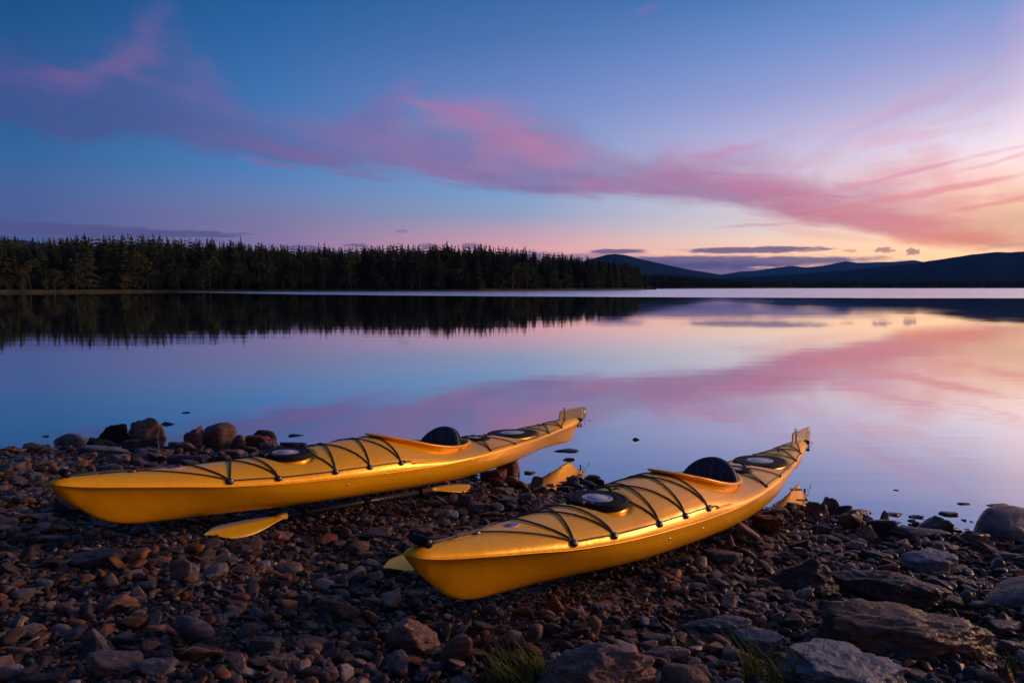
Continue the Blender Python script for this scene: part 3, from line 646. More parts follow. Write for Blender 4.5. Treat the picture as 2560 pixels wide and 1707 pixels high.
RK = [
 # ---- big rocks by the near right of the beach
 (1885,1378,2135,1505,'dark','pyr','long dark rough boulder with a peaked hump',0,.9),
 (2070,1420,2385,1570,'dark','ang','dark wedge boulder sloping down behind the big flat slab',22,.7),
 (2052,1508,2500,1668,'brown','slab','largest flat-topped slab with a white streak on its front edge',7,.62),
 (1940,1598,2275,1760,'blue','slab','blue-grey angular slab in front of the largest flat-topped slab',4,.9),
 (2246,1376,2398,1446,'blue','slab','layered pale grey rock beside the red block',0,.8),
 (2427,1268,2640,1372,'grey','round','big dark rounded boulder at the water edge',0,.8),
 (2450,1424,2720,1545,'grey','round','wide smooth grey boulder half buried in the shingle',0,.8),
 (2189,1409,2248,1444,'red','slab','small brick-red block beside the layered pale rock',0,.6),
 (2243,1424,2300,1460,'grey','pyr','small grey peaked stone in front of the layered pale rock',0,.7),
 (1880,1288,1963,1348,'red','ang','reddish boulder lying against the near kayak under its cockpit',0,.8),
 (1836,1303,1902,1360,'tan','slab','slanting tan slab leaning on the reddish boulder',25,.9),
 (1903,1268,1982,1300,'brown','ang','flat brown rock at the waterline behind the reddish boulder',0,.6),
 (2013,1254,2071,1302,'brown','ang','brown angular rock standing in the shallows by the near kayak stern',0,.8),
 (2048,1243,2096,1278,'grey','ang','grey rock with a sunlit cheek at the water beyond the near kayak',0,.8),
 (2087,1260,2131,1286,'dark','round','small dark rounded rock in the shallows',0,.8),
 (2088,1275,2160,1334,'brown','ang','broad brown rock at the edge of the water with a cleft face',0,.8),
 (2168,1296,2237,1344,'dark','round','dark rounded rock below the pointed shore rock',0,.8),
 (2192,1276,2230,1304,'grey','pyr','pointed grey shore rock on top of the dark rounded one',0,.7),
 (2284,1288,2381,1341,'grey','ang','humped grey rock with a lit right flank at the water edge',0,.8),
 (2236,1320,2372,1357,'grey','slab','low wide grey slab along the waterline',4,.6),
 (2139,1311,2196,1352,'tan','pyr','tan peaked rock in the shingle behind the waterline',0,.8),
 (1982,1280,2012,1305,'brown','ang','small brown stone near the waterline by the near kayak stern',0,.8),
 (1963,1257,1995,1283,'black','round','black wet stone touching the near kayak reflection',0,.8),
 (2020,1306,2080,1336,'dark','ang','dark blocky stone behind the waterline gravel',0,.8),
 (2106,1300,2152,1326,'grey','ang','grey stone wedged under the broad cleft rock',0,.8),
 (2330,1352,2400,1384,'grey','ang','grey blocky stone above the layered pale rock',0,.8),
 (2400,1330,2470,1372,'tan','ang','tan gravel rock at the water edge next to the big rounded boulder',0,.8),
 (2300,1385,2345,1402,'dark','slab','thin dark plate behind the layered pale rock',0,.8),
 (2480,1380,2556,1402,'blue','slab','flat blue-grey stone below the big rounded boulder',0,.8),
 (2100,1350,2165,1384,'grey','ang','sloping grey stone above the dark peaked boulder',0,.8),
 (2150,1370,2230,1412,'dark','slab','dark sloping slab behind the brick-red block',12,.8),
 (2330,1450,2390,1486,'grey','ang','rounded grey stone below the layered pale rock',0,.8),
 (2350,1490,2420,1530,'brown','ang','brown lump between the slab and the smooth grey boulder',0,.8),
 (2420,1500,2470,1530,'grey','round','round grey cobble beside the smooth grey boulder',0,.8),
 (2470,1548,2560,1590,'grey','slab','grey flat stone under the smooth grey boulder',0,.8),
 (2378,1554,2416,1578,'tan','pyr','little pointed tan stone at the tip of the largest slab',0,.8),
 (2500,1600,2560,1640,'grey','ang','dull grey stone past the end of the largest slab',0,.8),
 (2476,1662,2545,1725,'rust','pyr','peaked rusty stone in the grass past the largest slab',0,.8),
 (2252,1668,2330,1716,'grey','slab','thin grey plate tilted in the shade under the largest slab',10,.8),
 (2000,1470,2040,1500,'pale','ang','pale angular stone in the shadow of the dark wedge boulder',0,.8),
 (2088,1492,2125,1524,'blue','slab','pale blue tilted chip beside the largest slab',20,.8),
 (1932,1480,1958,1502,'blue','ang','small blue-white stone below the dark humped boulder',0,.8),
 (1935,1535,2010,1580,'dark','slab','dark flat rock between the shingle and the largest slab',0,.8),
 (1990,1570,2058,1612,'grey','ang','grey block resting against the front of the largest slab',0,.8),
 (1838,1574,1965,1640,'blue','slab','light blue-grey banded rock by the tall grass',5,.8),
 (1686,1544,1880,1606,'grey','slab','low cracked grey slab behind the rust-coloured moss',0,.6),
 (1748,1516,1802,1550,'dark','slab','dark wedge stone above the cracked slab',10,.8),
 (1828,1522,1890,1552,'brown','slab','brown plate above the banded rock',0,.8),
 (1330,1592,1650,1790,'pink','ang','big rough gneiss boulder with pinkish crest at the bottom edge',0,.9),
 (1645,1655,1778,1745,'brown','round','brown rounded boulder right of the rough gneiss boulder',0,.9),
 (1313,1563,1358,1614,'brown','round','egg-shaped stone standing behind the rough gneiss boulder',0,.8),
 (1587,1579,1685,1618,'dark','slab','dark plank-like stone behind the rough gneiss boulder',6,.8),
 (1600,1602,1646,1631,'brown','round','brown cobble touching the dark plank-like stone',0,.8),
 (1603,1631,1726,1656,'pink','slab','flat pinkish plate between the two big bottom boulders',0,.5),
 (1747,1367,1864,1422,'grey','slab','grey slab with wavy top near the middle of the near kayak hull',6,.7),
 (1687,1389,1738,1416,'pink','slab','small pinkish block beside the wavy grey slab',0,.8),
 (1804,1334,1845,1378,'brown','pyr','brown upright stone against the near kayak side',0,.8),
 (1845,1367,1892,1406,'brown','slab','brown leaning plate beside the wavy grey slab',20,.8),
 (1588,1462,1648,1496,'red','ang','dull red faceted stone in the shingle below the near kayak hull',0,.8),
 (1342,1483,1420,1545,'rust','pyr','dark rust pyramid stone under the near kayak bow',0,.8),
 (1346,1524,1390,1556,'pink','round','pinkish oval cobble in front of the rust pyramid stone',0,.7),
 (1343,1551,1406,1592,'brown','ang','brown angled stone above the rough gneiss boulder',0,.8),
 (1516,1499,1561,1526,'dark','slab','dark grey oblong stone in the middle of the shingle',8,.8),
 (1726,1456,1769,1490,'grey','round','smooth grey-violet cobble under the near kayak middle',0,.8),
 (1840,1442,1893,1476,'grey','ang','grey boulder-like cobble next to the dark humped boulder',0,.8),
 (1690,1440,1730,1462,'grey','slab','flat grey chip under the near kayak middle',0,.8),
 (1480,1508,1520,1535,'grey','slab','slate-grey flat stone in the centre of the near shingle',0,.8),
 (1430,1560,1470,1590,'brown','round','brown round pebble-like stone above the gneiss boulder crest',0,.8),
 (1415,1524,1465,1552,'pink','slab','pale pink flat stone between the bow and the gneiss boulder',0,.8),
 (1280,1515,1335,1548,'rust','round','rust-coloured long cobble below the keel of the near kayak',0,.6),
 # ---- front centre
 (792,1489,916,1574,'brown','ang','brown two-humped boulder in the shingle left of the near bow',0,.8),
 (958,1546,1102,1658,'pink','ang','large angular block with a pink top and a dark front',-12,.9),
 (1102,1593,1183,1684,'brown','round','upright brown round stone beside the pink-topped block',0,.7),
 (889,1377,935,1404,'pink','slab','small pink cube-like stone behind the near bow',0,.8),
 (620,1588,704,1640,'grey','slab','flat grey-brown plate in the front shingle',0,.8),
 (666,1326,732,1356,'pink','ang','pinkish rock under the paddle shaft',0,.8),
 (895,1317,978,1354,'grey','ang','grey rock on the open shingle between the kayaks',0,.8),
 (655,1633,750,1684,'brown','slab','brown slab at the front edge of the shingle',0,.8),
 (873,1626,936,1656,'brown','round','long brown oval cobble beside the pink-topped block',0,.6),
 (823,1630,888,1667,'dark','round','dark oval cobble left of the long brown one',0,.7),
 (862,1603,944,1634,'dark','round','dark domed cobble above the long brown oval one',0,.6),
 (1107,1567,1162,1598,'red','pyr','reddish triangular stone above the upright round stone',0,.8),
 (1178,1551,1243,1591,'dark','slab','dark tilted stone right of the reddish triangular one',15,.8),
 (1052,1552,1120,1582,'red','round','dull red lump behind the pink-topped block',0,.7),
 (662,1445,709,1484,'dark','round','dark faceted cobble in the left of centre shingle',0,.8),
 (824,1458,868,1490,'dark','ang','dark square-ended stone near the near bow',0,.8),
 (788,1670,848,1712,'brown','slab','brown block cut by the bottom edge of the picture',0,.8),
 (751,1639,787,1669,'rust','round','round rust-red cobble by the bottom edge',0,.8),
 (1174,1507,1204,1533,'brown','round','round brown cobble under the near kayak keel',0,.8),
 (1204,1511,1260,1547,'dark','round','dark rounded stone under the near kayak keel',0,.8),
 (896,1658,950,1694,'brown','ang','brown angular stone at the foot of the pink-topped block',0,.8),
 (1120,1660,1190,1700,'dark','slab','dark slab near the grass tuft at the bottom edge',0,.8),
 (770,1625,800,1652,'pale','round','pale rounded cobble by the rust-red one',0,.8),
 (795,1648,825,1670,'blue','ang','pale blue faceted pebble among the bottom cobbles',0,.8),
 (848,1437,868,1470,'blue','slab','light blue chip in the shingle before the near bow',0,.8),
 (1010,1478,1075,1506,'dark','slab','dark flat stone in the shade of the near bow',0,.8),
 (950,1452,1000,1490,'dark','ang','dark angular stone left of the near bow',0,.8),
 # ---- front left
 (154,1369,320,1432,'dark','slab','wide dark plate lifted on one edge in the left shingle',-14,.7),
 (428,1400,492,1476,'grey','slab','upright grey block like a book below the paddle blade',0,.8),
 (426,1473,481,1500,'red','slab','flat reddish triangle in front of the upright grey block',0,.8),
 (438,1537,542,1613,'grey','round','large round grey boulder in the left shingle',0,.8),
 (178,1566,290,1650,'grey','pyr','grey pyramid-shaped rock in the left shingle',0,.8),
 (220,1622,356,1700,'pink','ang','pinkish craggy rock below the grey pyramid',14,.8),
 (432,1612,565,1660,'rust','slab','rust-brown slab by the large round grey boulder',0,.6),
 (0,1661,63,1706,'pale','round','smooth pale pink boulder in the front corner',0,.9),
 (42,1680,166,1725,'dark','slab','dark flat slab at the bottom edge next to the pale boulder',0,.8),
 (-10,1355,36,1388,'brown','ang','brown stone at the picture edge beyond the left shingle',0,.8),
 (93,1336,170,1362,'grey','slab','lens-shaped grey stone near the far kayak bow',0,.7),
 (356,1392,436,1424,'brown','slab','rust-tipped flat stone between dark plate and grey block',0,.8),
 (340,1451,393,1482,'grey','round','smooth grey oval cobble in the left shingle',0,.7),
 (339,1431,369,1457,'tan','round','tan egg-like pebble above the smooth grey oval cobble',0,.8),
 (207,1455,242,1480,'tan','round','little round tan pebble in the left shingle',0,.8),
 (89,1449,134,1479,'grey','round','rounded grey-green cobble at the far left of the shingle',0,.8),
 (0,1612,80,1645,'pink','round','mottled pink-grey cobble above the pale corner boulder',0,.7),
 (304,1541,370,1577,'rust','round','orange-brown cobble behind the pinkish craggy rock',0,.8),
 (162,1546,217,1574,'rust','round','orange cobble left of the grey pyramid',0,.8),
 (540,1630,622,1668,'red','slab','dark red triangular slab in the front shingle',0,.8),
 (125,1560,182,1590,'grey','round','grey oval cobble just left of the grey pyramid',0,.8),
 (285,1592,358,1616,'dark','slab','dark thin slab behind the pinkish craggy rock',0,.7),
 (315,1615,380,1636,'brown','slab','brown flat cobble over the pinkish craggy rock',0,.8),
 (376,1620,430,1652,'grey','ang','striped grey stone between craggy rock and rust slab',0,.8),
 (570,1655,620,1700,'brown','ang','rough brown stone at the bottom edge',0,.8),
 (480,1655,520,1690,'rust','ang','ribbed orange-brown stone at the bottom edge',0,.8),
 (500,1455,540,1480,'brown','round','chunky brown cobble right of the reddish triangle',0,.8),
 (530,1470,584,1494,'dark','round','long dark cobble in the left shingle',0,.6),
 (565,1505,616,1534,'grey','round','grey-violet rounded cobble behind the round grey boulder',0,.7),
 (195,1530,240,1558,'dark','round','dark cobble behind the grey pyramid',0,.8),
 (125,1615,150,1640,'tan','ang','small tan stone above the dark corner slab',0,.8),
 (20,1545,60,1572,'pale','slab','pale pink flat stone at the far left of the front shingle',0,.8),
 (240,1630,262,1648,'brown','ang','brown chip between pyramid and craggy rock',0,.8),
 # ---- rocks by the water at the left
 (130,1080,244,1124,'grey','round','wide grey-brown rounded rock at the left end of the heap',0,.8),
 (241,1058,326,1108,'black','ang','black block standing beside the tall tan rock',0,.8),
 (311,1045,424,1108,'tan','ang','tallest tan rock with grooves on the heap by the water',0,.7),
 (458,1070,508,1132,'brown','ang','narrow pointed brown rock in the heap by the water',0,.7),
 (491,1060,588,1130,'brown','round','big brown rounded boulder behind the far kayak foredeck',0,.8),
 (576,1087,624,1128,'brown','round','brown rock right of the big brown boulder',0,.8),
 (612,1087,698,1124,'red','ang','reddish sloping rock by the water behind the far kayak hatch',0,.7),
 (630,1075,694,1116,'dark','round','dark rock behind the reddish sloping rock',0,.8),
 (423,1101,508,1138,'pink','ang','pinkish pale rock lying below the pointed brown rock',0,.8),
 (299,1091,400,1132,'dark','slab','dark slab under the tallest tan rock',0,.7),
 (216,1092,302,1128,'black','slab','black slab under the standing black block',8,.7),
 (194,1119,332,1150,'blue','slab','flat blue-grey slab in front of the rock heap',3,.6),
 (169,1131,246,1161,'tan','slab','tan plank-like stone tilted on the shingle',-16,.4),
 (268,1136,332,1170,'tan','slab','rough tan plate with splintered edge',0,.7),
 (108,1156,158,1188,'brown','pyr','brown pyramid stone beyond the far kayak bow',0,.8),
 (344,1120,433,1148,'brown','slab','brown slab before the pinkish pale rock',0,.6),
 (336,1131,396,1156,'tan','ang','light tan block in front of the rock heap',0,.7),
 (398,1146,514,1168,'dark','slab','long dark slab right behind the far kayak foredeck',0,.5),
 (700,1104,769,1124,'dark','slab','dark flat rock at the water just beyond the far kayak hatch',0,.7),
 (545,1122,612,1148,'brown','ang','brown rock between the big boulder and the far kayak deck',0,.8),
 (645,1103,698,1128,'blue','ang','light grey rock under the reddish sloping rock',0,.7),
 (240,1160,310,1184,'grey','slab','grey plate near the far kayak bow',0,.6),
 (136,1240,252,1300,'dark','slab','dark slate slab under the far kayak bow',12,.8),
 (60,1180,110,1204,'grey','round','grey cobble near the far kayak bow',0,.8),
 (20,1190,70,1215,'grey','ang','grey-violet cobble at the left shingle margin',0,.8),
 (300,1176,350,1194,'pink','slab','pinkish plate behind the far kayak foredeck',0,.6),
 # ---- by the far kayak's stern and middle of the beach
 (1240,1146,1301,1196,'red','round','red-brown rounded boulder under the far kayak stern',0,.8),
 (1200,1170,1268,1204,'red','slab','red-brown slab left of the rounded boulder under the far kayak',0,.8),
 (1220,1194,1274,1222,'red','round','smooth red stone below the far kayak stern',0,.7),
 (1262,1190,1301,1219,'red','round','second red stone beside the smooth one under the far stern',0,.7),
 (1448,1186,1503,1213,'dark','round','dark round rock at the water edge between the two kayaks',0,.8),
 (1416,1192,1450,1220,'brown','ang','dark brown block by the water between the two kayaks',0,.8),
 (1294,1230,1345,1264,'blue','round','blue-grey cobble on the shingle beyond the paddle tip',0,.8),
 (1232,1218,1287,1248,'grey','ang','grey rough stone just beyond the right paddle blade',0,.8),
 (1245,1245,1295,1272,'dark','round','dark violet cobble below the grey rough stone',0,.7),
 (1170,1255,1235,1285,'grey','slab','grey flat stone beside the blade of the paddle',0,.7),
 (1060,1250,1110,1275,'brown','slab','brown flat stone under the paddle shaft end',0,.7),
 (1390,1212,1440,1232,'dark','slab','dark wet plate at the waterline between the kayaks',0,.7),
 (1345,1225,1385,1250,'grey','ang','grey chip by the waterline between the kayaks',0,.8),
]
NAMED = []
for r_ in RK:
    o = put_stone(*r_[:4], r_[4], r_[5], r_[6], tilt=r_[7], dz=r_[8])
    NAMED.append((o.location.x, o.location.y, r_[6]))
WR = [(1310,1176,1340,1190,'brown','brown wet stone low in the far kayak reflection'),(1579,1092,1601,1105,'black','black stone breaking the calm water between the kayaks'),(1383,1120,1447,1137,'dark','dark flat rock just above water at the far kayak reflection'),(1400,1141,1438,1157,'dark','small dark rock inside the far kayak reflection'),
 (1975,1221,2008,1229,'dark','thin dark rock inside the near kayak reflection'),(1990,1246,2007,1253,'dark','tiny stone at the edge of the near kayak reflection'),(102,1087,126,1095,'black','tiny dark rock alone in the water at the far left'),
 (456,1028,478,1035,'black','outermost tiny rock in the water beyond the tall tan rock'),(398,1052,447,1069,'black','long low rock in the water just behind the tall tan rock'),(722,1083,762,1095,'dark','low flat rock in the water above the far kayak hatch'),
 (2344,1277,2394,1295,'dark','dark pointed rock in the water near the big rounded boulder'),(2393,1254,2427,1266,'dark','small humped rock in open water to the far right'),(2466,1261,2524,1270,'dark','long flat rock barely above the water to the far right'),
 (2132,1273,2189,1296,'dark','smooth dark whale-backed rock in the shallows'),(2207,1278,2266,1296,'dark','dark flat rock in the shallows behind the pointed shore rock'),(2270,1284,2308,1301,'dark','round dark rock in the shallows beside the humped grey rock'),
 (2233,1222,2249,1228,'black','tiny speck of rock far out in the pink water'),(2267,1296,2291,1309,'dark','little dark stone in the shallow pool'),(2010,1256,2022,1262,'dark','tiny wet stone beyond the near kayak stern')]
for a, b, c_, d_, col, lab in WR:
    o = put_stone(a, b, c_, d_, col, 'round' if d_ - b > 9 else 'slab', lab, water=True, sub=4, dz=.8)

# ---- automatically scattered loose stones (each its own object)
CORR = []   # kayak keel corridors, so that scattered stones stay under the hull line
def kayak_lines():
    return [((-.10, 2.45), (2.45, 5.8)), ((-1.78, 3.07), (.60, 6.85))]
def near_kayak(x, y, w=.34):
    for (ax, ay), (bx, by) in kayak_lines():
        t_ = ((x - ax) * (bx - ax) + (y - ay) * (by - ay)) / ((bx - ax) ** 2 + (by - ay) ** 2)
        if -.05 < t_ < 1.05 and math.hypot(x - ax - t_ * (bx - ax), y - ay - t_ * (by - ay)) < w: return True
    return False
base_me = []
for i_ in range(22):
    st_ = ['ang', 'round', 'slab', 'ang', 'slab', 'round'][i_ % 6]
    p_, f_ = rock_shape(500 + i_, 4, st_, 0)
    p_ = p_ * ([1, .75, .55] if st_ != 'slab' else [1, .8, .3])
    me = mesh_np('stone', p_, f_); me.materials.append(M['stone']); base_me.append((st_, me))
words = {'ang': 'angular', 'round': 'rounded', 'slab': 'flat'}
cw = {'grey': 'grey', 'dark': 'dark', 'brown': 'brown', 'tan': 'tan', 'red': 'reddish', 'rust': 'rusty', 'blue': 'blue-grey', 'pink': 'pinkish', 'pale': 'pale'}
used = set(); placed = []; tries = 0
while len(placed) < 118 and tries < 6000:
    tries += 1
    u = random.uniform(0, 2560); vv = random.uniform(1180, 1700) if random.random() < .8 else random.uniform(1300, 1700)
    P, s_ = hit(u, vv)
    if P.z < .03 or s_ > 7: continue
    sz = random.uniform(.055, .105) * (.8 + .12 * s_)
    if any(math.hypot(P.x - a, P.y - b) < rx + sz * .6 for a, b, rx, ry, hh in STONES): continue
    if near_kayak(P.x, P.y): continue
    st_, me = random.choice(base_me); ck = random.choice(['grey', 'grey', 'dark', 'brown', 'brown', 'tan', 'red', 'rust', 'blue', 'pink', 'dark'])
    near = sorted(NAMED, key=lambda q: math.hypot(q[0] - P.x, q[1] - P.y))[:4]
    lab = None
    for nx_, ny_, nl in near:
        if len(nl.split()) > 8: continue
        dx, dy = P.x - nx_, P.y - ny_
        rel = ('behind' if dy > 0 else 'in front of') if abs(dy) > abs(dx) else ('right of' if dx > 0 else 'left of')
        lab = f'{cw[ck]} {words[st_]} stone {rel} the {nl}'
        if lab not in used and len(lab.split()) <= 16: break
        lab = None
    if lab is None: continue
    used.add(lab)
    o = link('stone', me, None, None, label=lab, category='stone', group='loose stones on the shingle')
    if len([1 for _ in placed]) >= 0: placed.append(o)
    o.location = (P.x, P.y, float(gz(P.x, P.y)) + sz * (.16 if st_ != 'slab' else .10))
    o.scale = (sz * 1.15, sz * 1.1, sz); o.rotation_euler = (random.uniform(-.2, .2), random.uniform(-.2, .2), random.uniform(0, 6.28))
    j = random.uniform(.8, 1.15); c = COL[ck]; o.color = (c[0] * j, c[1] * j, c[2] * j, 1)
    STONES.append((P.x, P.y, sz * .5, sz * .5, sz * .4))

# ---- the shingle itself: one mass of pebbles
def pebbles():
    hi = [rock_shape(900 + i_, 3, ['ang', 'slab', 'round', 'slab', 'ang'][i_ % 5]) for i_ in range(40)]
    lo = [rock_shape(960 + i_, 2, ['ang', 'slab', 'round'][i_ % 3]) for i_ in range(24)]
    bm = bmesh.new(); hull = []
    for i_ in range(40):
        bm.clear(); rg = np.random.default_rng(1200 + i_); n_ = rg.integers(11, 20)
        pts = rg.normal(size=(n_, 3)); pts /= np.linalg.norm(pts, axis=1)[:, None]; pts *= rg.uniform(.8, 1.05, (n_, 1))
        for q in pts: bm.verts.new(q)
        bmesh.ops.convex_hull(bm, input=bm.verts)
        bmesh.ops.delete(bm, geom=[q for q in bm.verts if not q.link_faces], context='VERTS')
        bmesh.ops.bevel(bm, geom=list(bm.edges) + list(bm.verts), offset=.07, segments=1, affect='EDGES')
        bmesh.ops.triangulate(bm, faces=bm.faces); bm.verts.index_update()
        v_ = np.array([q.co[:] for q in bm.verts]); f_ = np.array([[q.index for q in fc.verts] for fc in bm.faces])
        lo_, hi_ = v_.min(0), v_.max(0); hull.append(((v_ - (lo_ + hi_) / 2) / (hi_ - lo_), f_))
    bm.free()
    xs_ = []; N = 0
    # sample positions more densely near the camera
    def side(n_, smin, smax, layer):
        y = rng.uniform(.3, 8., n_); x = (.92 * (y + .5) + rng.uniform(0, 2.3, n_)) * rng.choice([-1, 1], n_)
        return np.stack([x, y, smin * (smax / smin) ** (rng.random(n_) ** 1.5), np.full(n_, layer)], 1)
    def sample(n_, y0, y1, smin, smax, layer):
        y = np.sqrt(rng.uniform(y0 ** 2, y1 ** 2, n_)); x = rng.uniform(-.92, .92, n_) * (y + .5)
        s = smin * (smax / smin) ** (rng.random(n_) ** 1.5)
        return np.stack([x, y, s, np.full(n_, layer)], 1)
    P = np.concatenate([sample(24000, 1.2, 2.8, .009, .028, 0), sample(5200, 1.2, 3.0, .024, .066, 1), sample(20000, 2.6, 4.6, .015, .042, 0), sample(5200, 2.8, 5.0, .034, .085, 1), sample(19000, 4.4, 8., .024, .062, 0), sample(4300, 4.6, 8., .055, .13, 1), side(17000, .03, .065, 0), side(3500, .05, .12, 1), sample(4000, .3, 1.3, .015, .06, 0)])
    d = dshore(P[:, 0], P[:, 1]); z = gz(P[:, 0], P[:, 1])
    keep = (d > -.30) & ((d > .0) | (rng.random(len(P)) < .10 + .25 * (d > -.1)))
    S = np.array(STONES)
    for x, y, rx, ry, hh in S:
        if rx > .05: keep &= ~((np.abs(P[:, 0] - x) < rx * .8) & (np.abs(P[:, 1] - y) < ry * .8))
    fine_zone = np.sin(P[:, 0] * 3.1 + 2) * np.sin(P[:, 1] * 2.7 + P[:, 0]) > .45
    keep &= ~(fine_zone & (P[:, 3] == 1) & (rng.random(len(P)) < .55))
    big = (P[:, 3] == 1)
    for (ax, ay), (bx, by) in kayak_lines():
        t_ = ((P[:, 0] - ax) * (bx - ax) + (P[:, 1] - ay) * (by - ay)) / ((bx - ax) ** 2 + (by - ay) ** 2)
        dd = np.hypot(P[:, 0] - ax - t_ * (bx - ax), P[:, 1] - ay - t_ * (by - ay))
        keep &= ~(big & (t_ > -.02) & (t_ < 1.) & (dd < .2))
    P, d, z = P[keep], d[keep], z[keep]
    Vs = []; Fs = []; Sm = []; b = 0
    for i_, (x, y, s, ly) in enumerate(P):
        px = s / y * 683 * (abs(x) < y + .6)
        r_ = rng.random()
        if r_ < .62: v_, f_ = hull[rng.integers(40)]; sm = False
        elif px > 11: v_, f_ = hi[rng.integers(40)]; sm = True
        else: v_, f_ = lo[rng.integers(24)]; sm = True
        fl = rng.uniform(.28, .62)
        q = v_ * [s * rng.uniform(1., 1.5), s * rng.uniform(.7, 1.), s * fl]
        rx, ry, rz = rng.normal(0, .28), rng.normal(0, .28), rng.uniform(0, 6.283)
        cx, sx, cy, sy, cz, sz = math.cos(rx), math.sin(rx), math.cos(ry), math.sin(ry), math.cos(rz), math.sin(rz)
        A = np.array([[cz, -sz, 0], [sz, cz, 0], [0, 0, 1]]) @ np.array([[cy, 0, sy], [0, 1, 0], [-sy, 0, cy]]) @ np.array([[1, 0, 0], [0, cx, -sx], [0, sx, cx]])
        q = q @ A.T; zz = z[i_] + s * (.12 if ly else .10) + rng.uniform(-.2, .25) * s * (1.3 if ly else .9) + (.006 if ly else 0)
        Vs.append(q + [x, y, zz]); Fs.append(f_ + b); Sm.append(np.full(len(f_), sm)); b += len(v_)
    me = mesh_np('pebbles', np.concatenate(Vs), np.concatenate(Fs), np.concatenate(Sm))
    link('pebbles', me, M['pebble'], kind='stuff', label='dark reddish and grey pebble shingle covering the beach')
    print('pebbles', len(P), 'faces', len(me.polygons))
pebbles()

# ------------------------------------------------------------------ kayaks
LEN = 4.95
def hermite(tab):
    x = np.array([p[0] for p in tab], float); y = np.array([p[1] for p in tab], float)
    h = np.diff(x); dl = np.diff(y) / h; m_ = np.zeros(len(x)); m_[0] = dl[0]; m_[-1] = dl[-1]
    for i_ in range(1, len(x) - 1):
        if dl[i_ - 1] * dl[i_] > 0:
            w1, w2 = 2 * h[i_] + h[i_ - 1], h[i_] + 2 * h[i_ - 1]; m_[i_] = (w1 + w2) / (w1 / dl[i_ - 1] + w2 / dl[i_])
    def f_(s):
        s = min(max(s, x[0]), x[-1]); i_ = min(int(np.searchsorted(x, s, side='right')) - 1, len(x) - 2)
        t_ = (s - x[i_]) / h[i_]
        return float((2*t_**3-3*t_**2+1)*y[i_] + (t_**3-2*t_**2+t_)*h[i_]*m_[i_] + (-2*t_**3+3*t_**2)*y[i_+1] + (t_**3-t_**2)*h[i_]*m_[i_+1])
    return f_
HW = hermite([(0, .020), (.012, .034), (.04, .048), (.09, .060), (.17, .080), (.34, .116), (.55, .152), (.74, .183), (1.0, .219), (1.37, .258), (1.63, .277), (1.9, .291), (2.3, .298), (2.7, .293), (2.93, .284), (3.32, .254), (3.7, .214), (4.02, .172), (4.35, .118), (4.7, .062), (4.9, .028), (4.97, .016)])
ZS = hermite([(0, .328), (.1, .313), (.3, .296), (.5, .279), (.75, .257), (1.2, .241), (1.7, .239), (2.3, .243), (2.65, .258), (3.08, .282), (3.64, .318), (4.16, .357), (4.7, .394), (4.97, .408)])
ZK = hermite([(0, .322), (.012, .304), (.05, .264), (.12, .210), (.2, .155), (.28, .121), (.38, .102), (.56, .092), (.9, .085), (1.5, .078), (2.1, .074), (2.6, .078), (3.1, .108), (3.6, .142), (4.0, .178), (4.4, .210), (4.74, .236), (4.78, .252), (4.84, .314), (4.92, .378), (4.97, .405)])
ZC = hermite([(0, .336), (.02, .346), (.06, .352), (.2, .349), (.34, .346), (.55, .346), (.9, .353), (1.217, .367), (1.4, .387), (1.57, .404), (1.75, .416), (1.9, .422), (2.1, .400), (2.3, .362), (2.5, .334), (2.75, .328), (2.95, .344), (3.1, .358), (3.3, .364), (3.65, .368), (4.0, .394), (4.2, .416), (4.45, .444), (4.75, .458), (4.97, .446)])
DKY = np.array([(1, 0), (.992, .10), (.965, .24), (.90, .40), (.80, .555), (.66, .71), (.5, .835), (.34, .925), (.17, .98), (0, 1)])
def deck_frac(yn): return float(np.interp(abs(yn), DKY[::-1, 0], DKY[::-1, 1]))
def deck_z(s, y):
    w = HW(s); return ZS(s) + (ZC(s) - ZS(s)) * deck_frac(min(1, abs(y) / w))
CK0, CK1 = 1.94, 2.95
def ck_hw(s):
    t_ = (s - CK0) / (CK1 - CK0)
    if t_ <= 0 or t_ >= 1: return 0.
    return .215 * (math.sin(math.pi * t_ ** .86) ** .58) * (1 - .12 * (1 - t_))
RIMZ = hermite([(1.84, .444), (1.95, .435), (2.1, .412), (2.3, .374), (2.5, .350), (2.7, .342), (2.85, .346), (3.0, .354)])
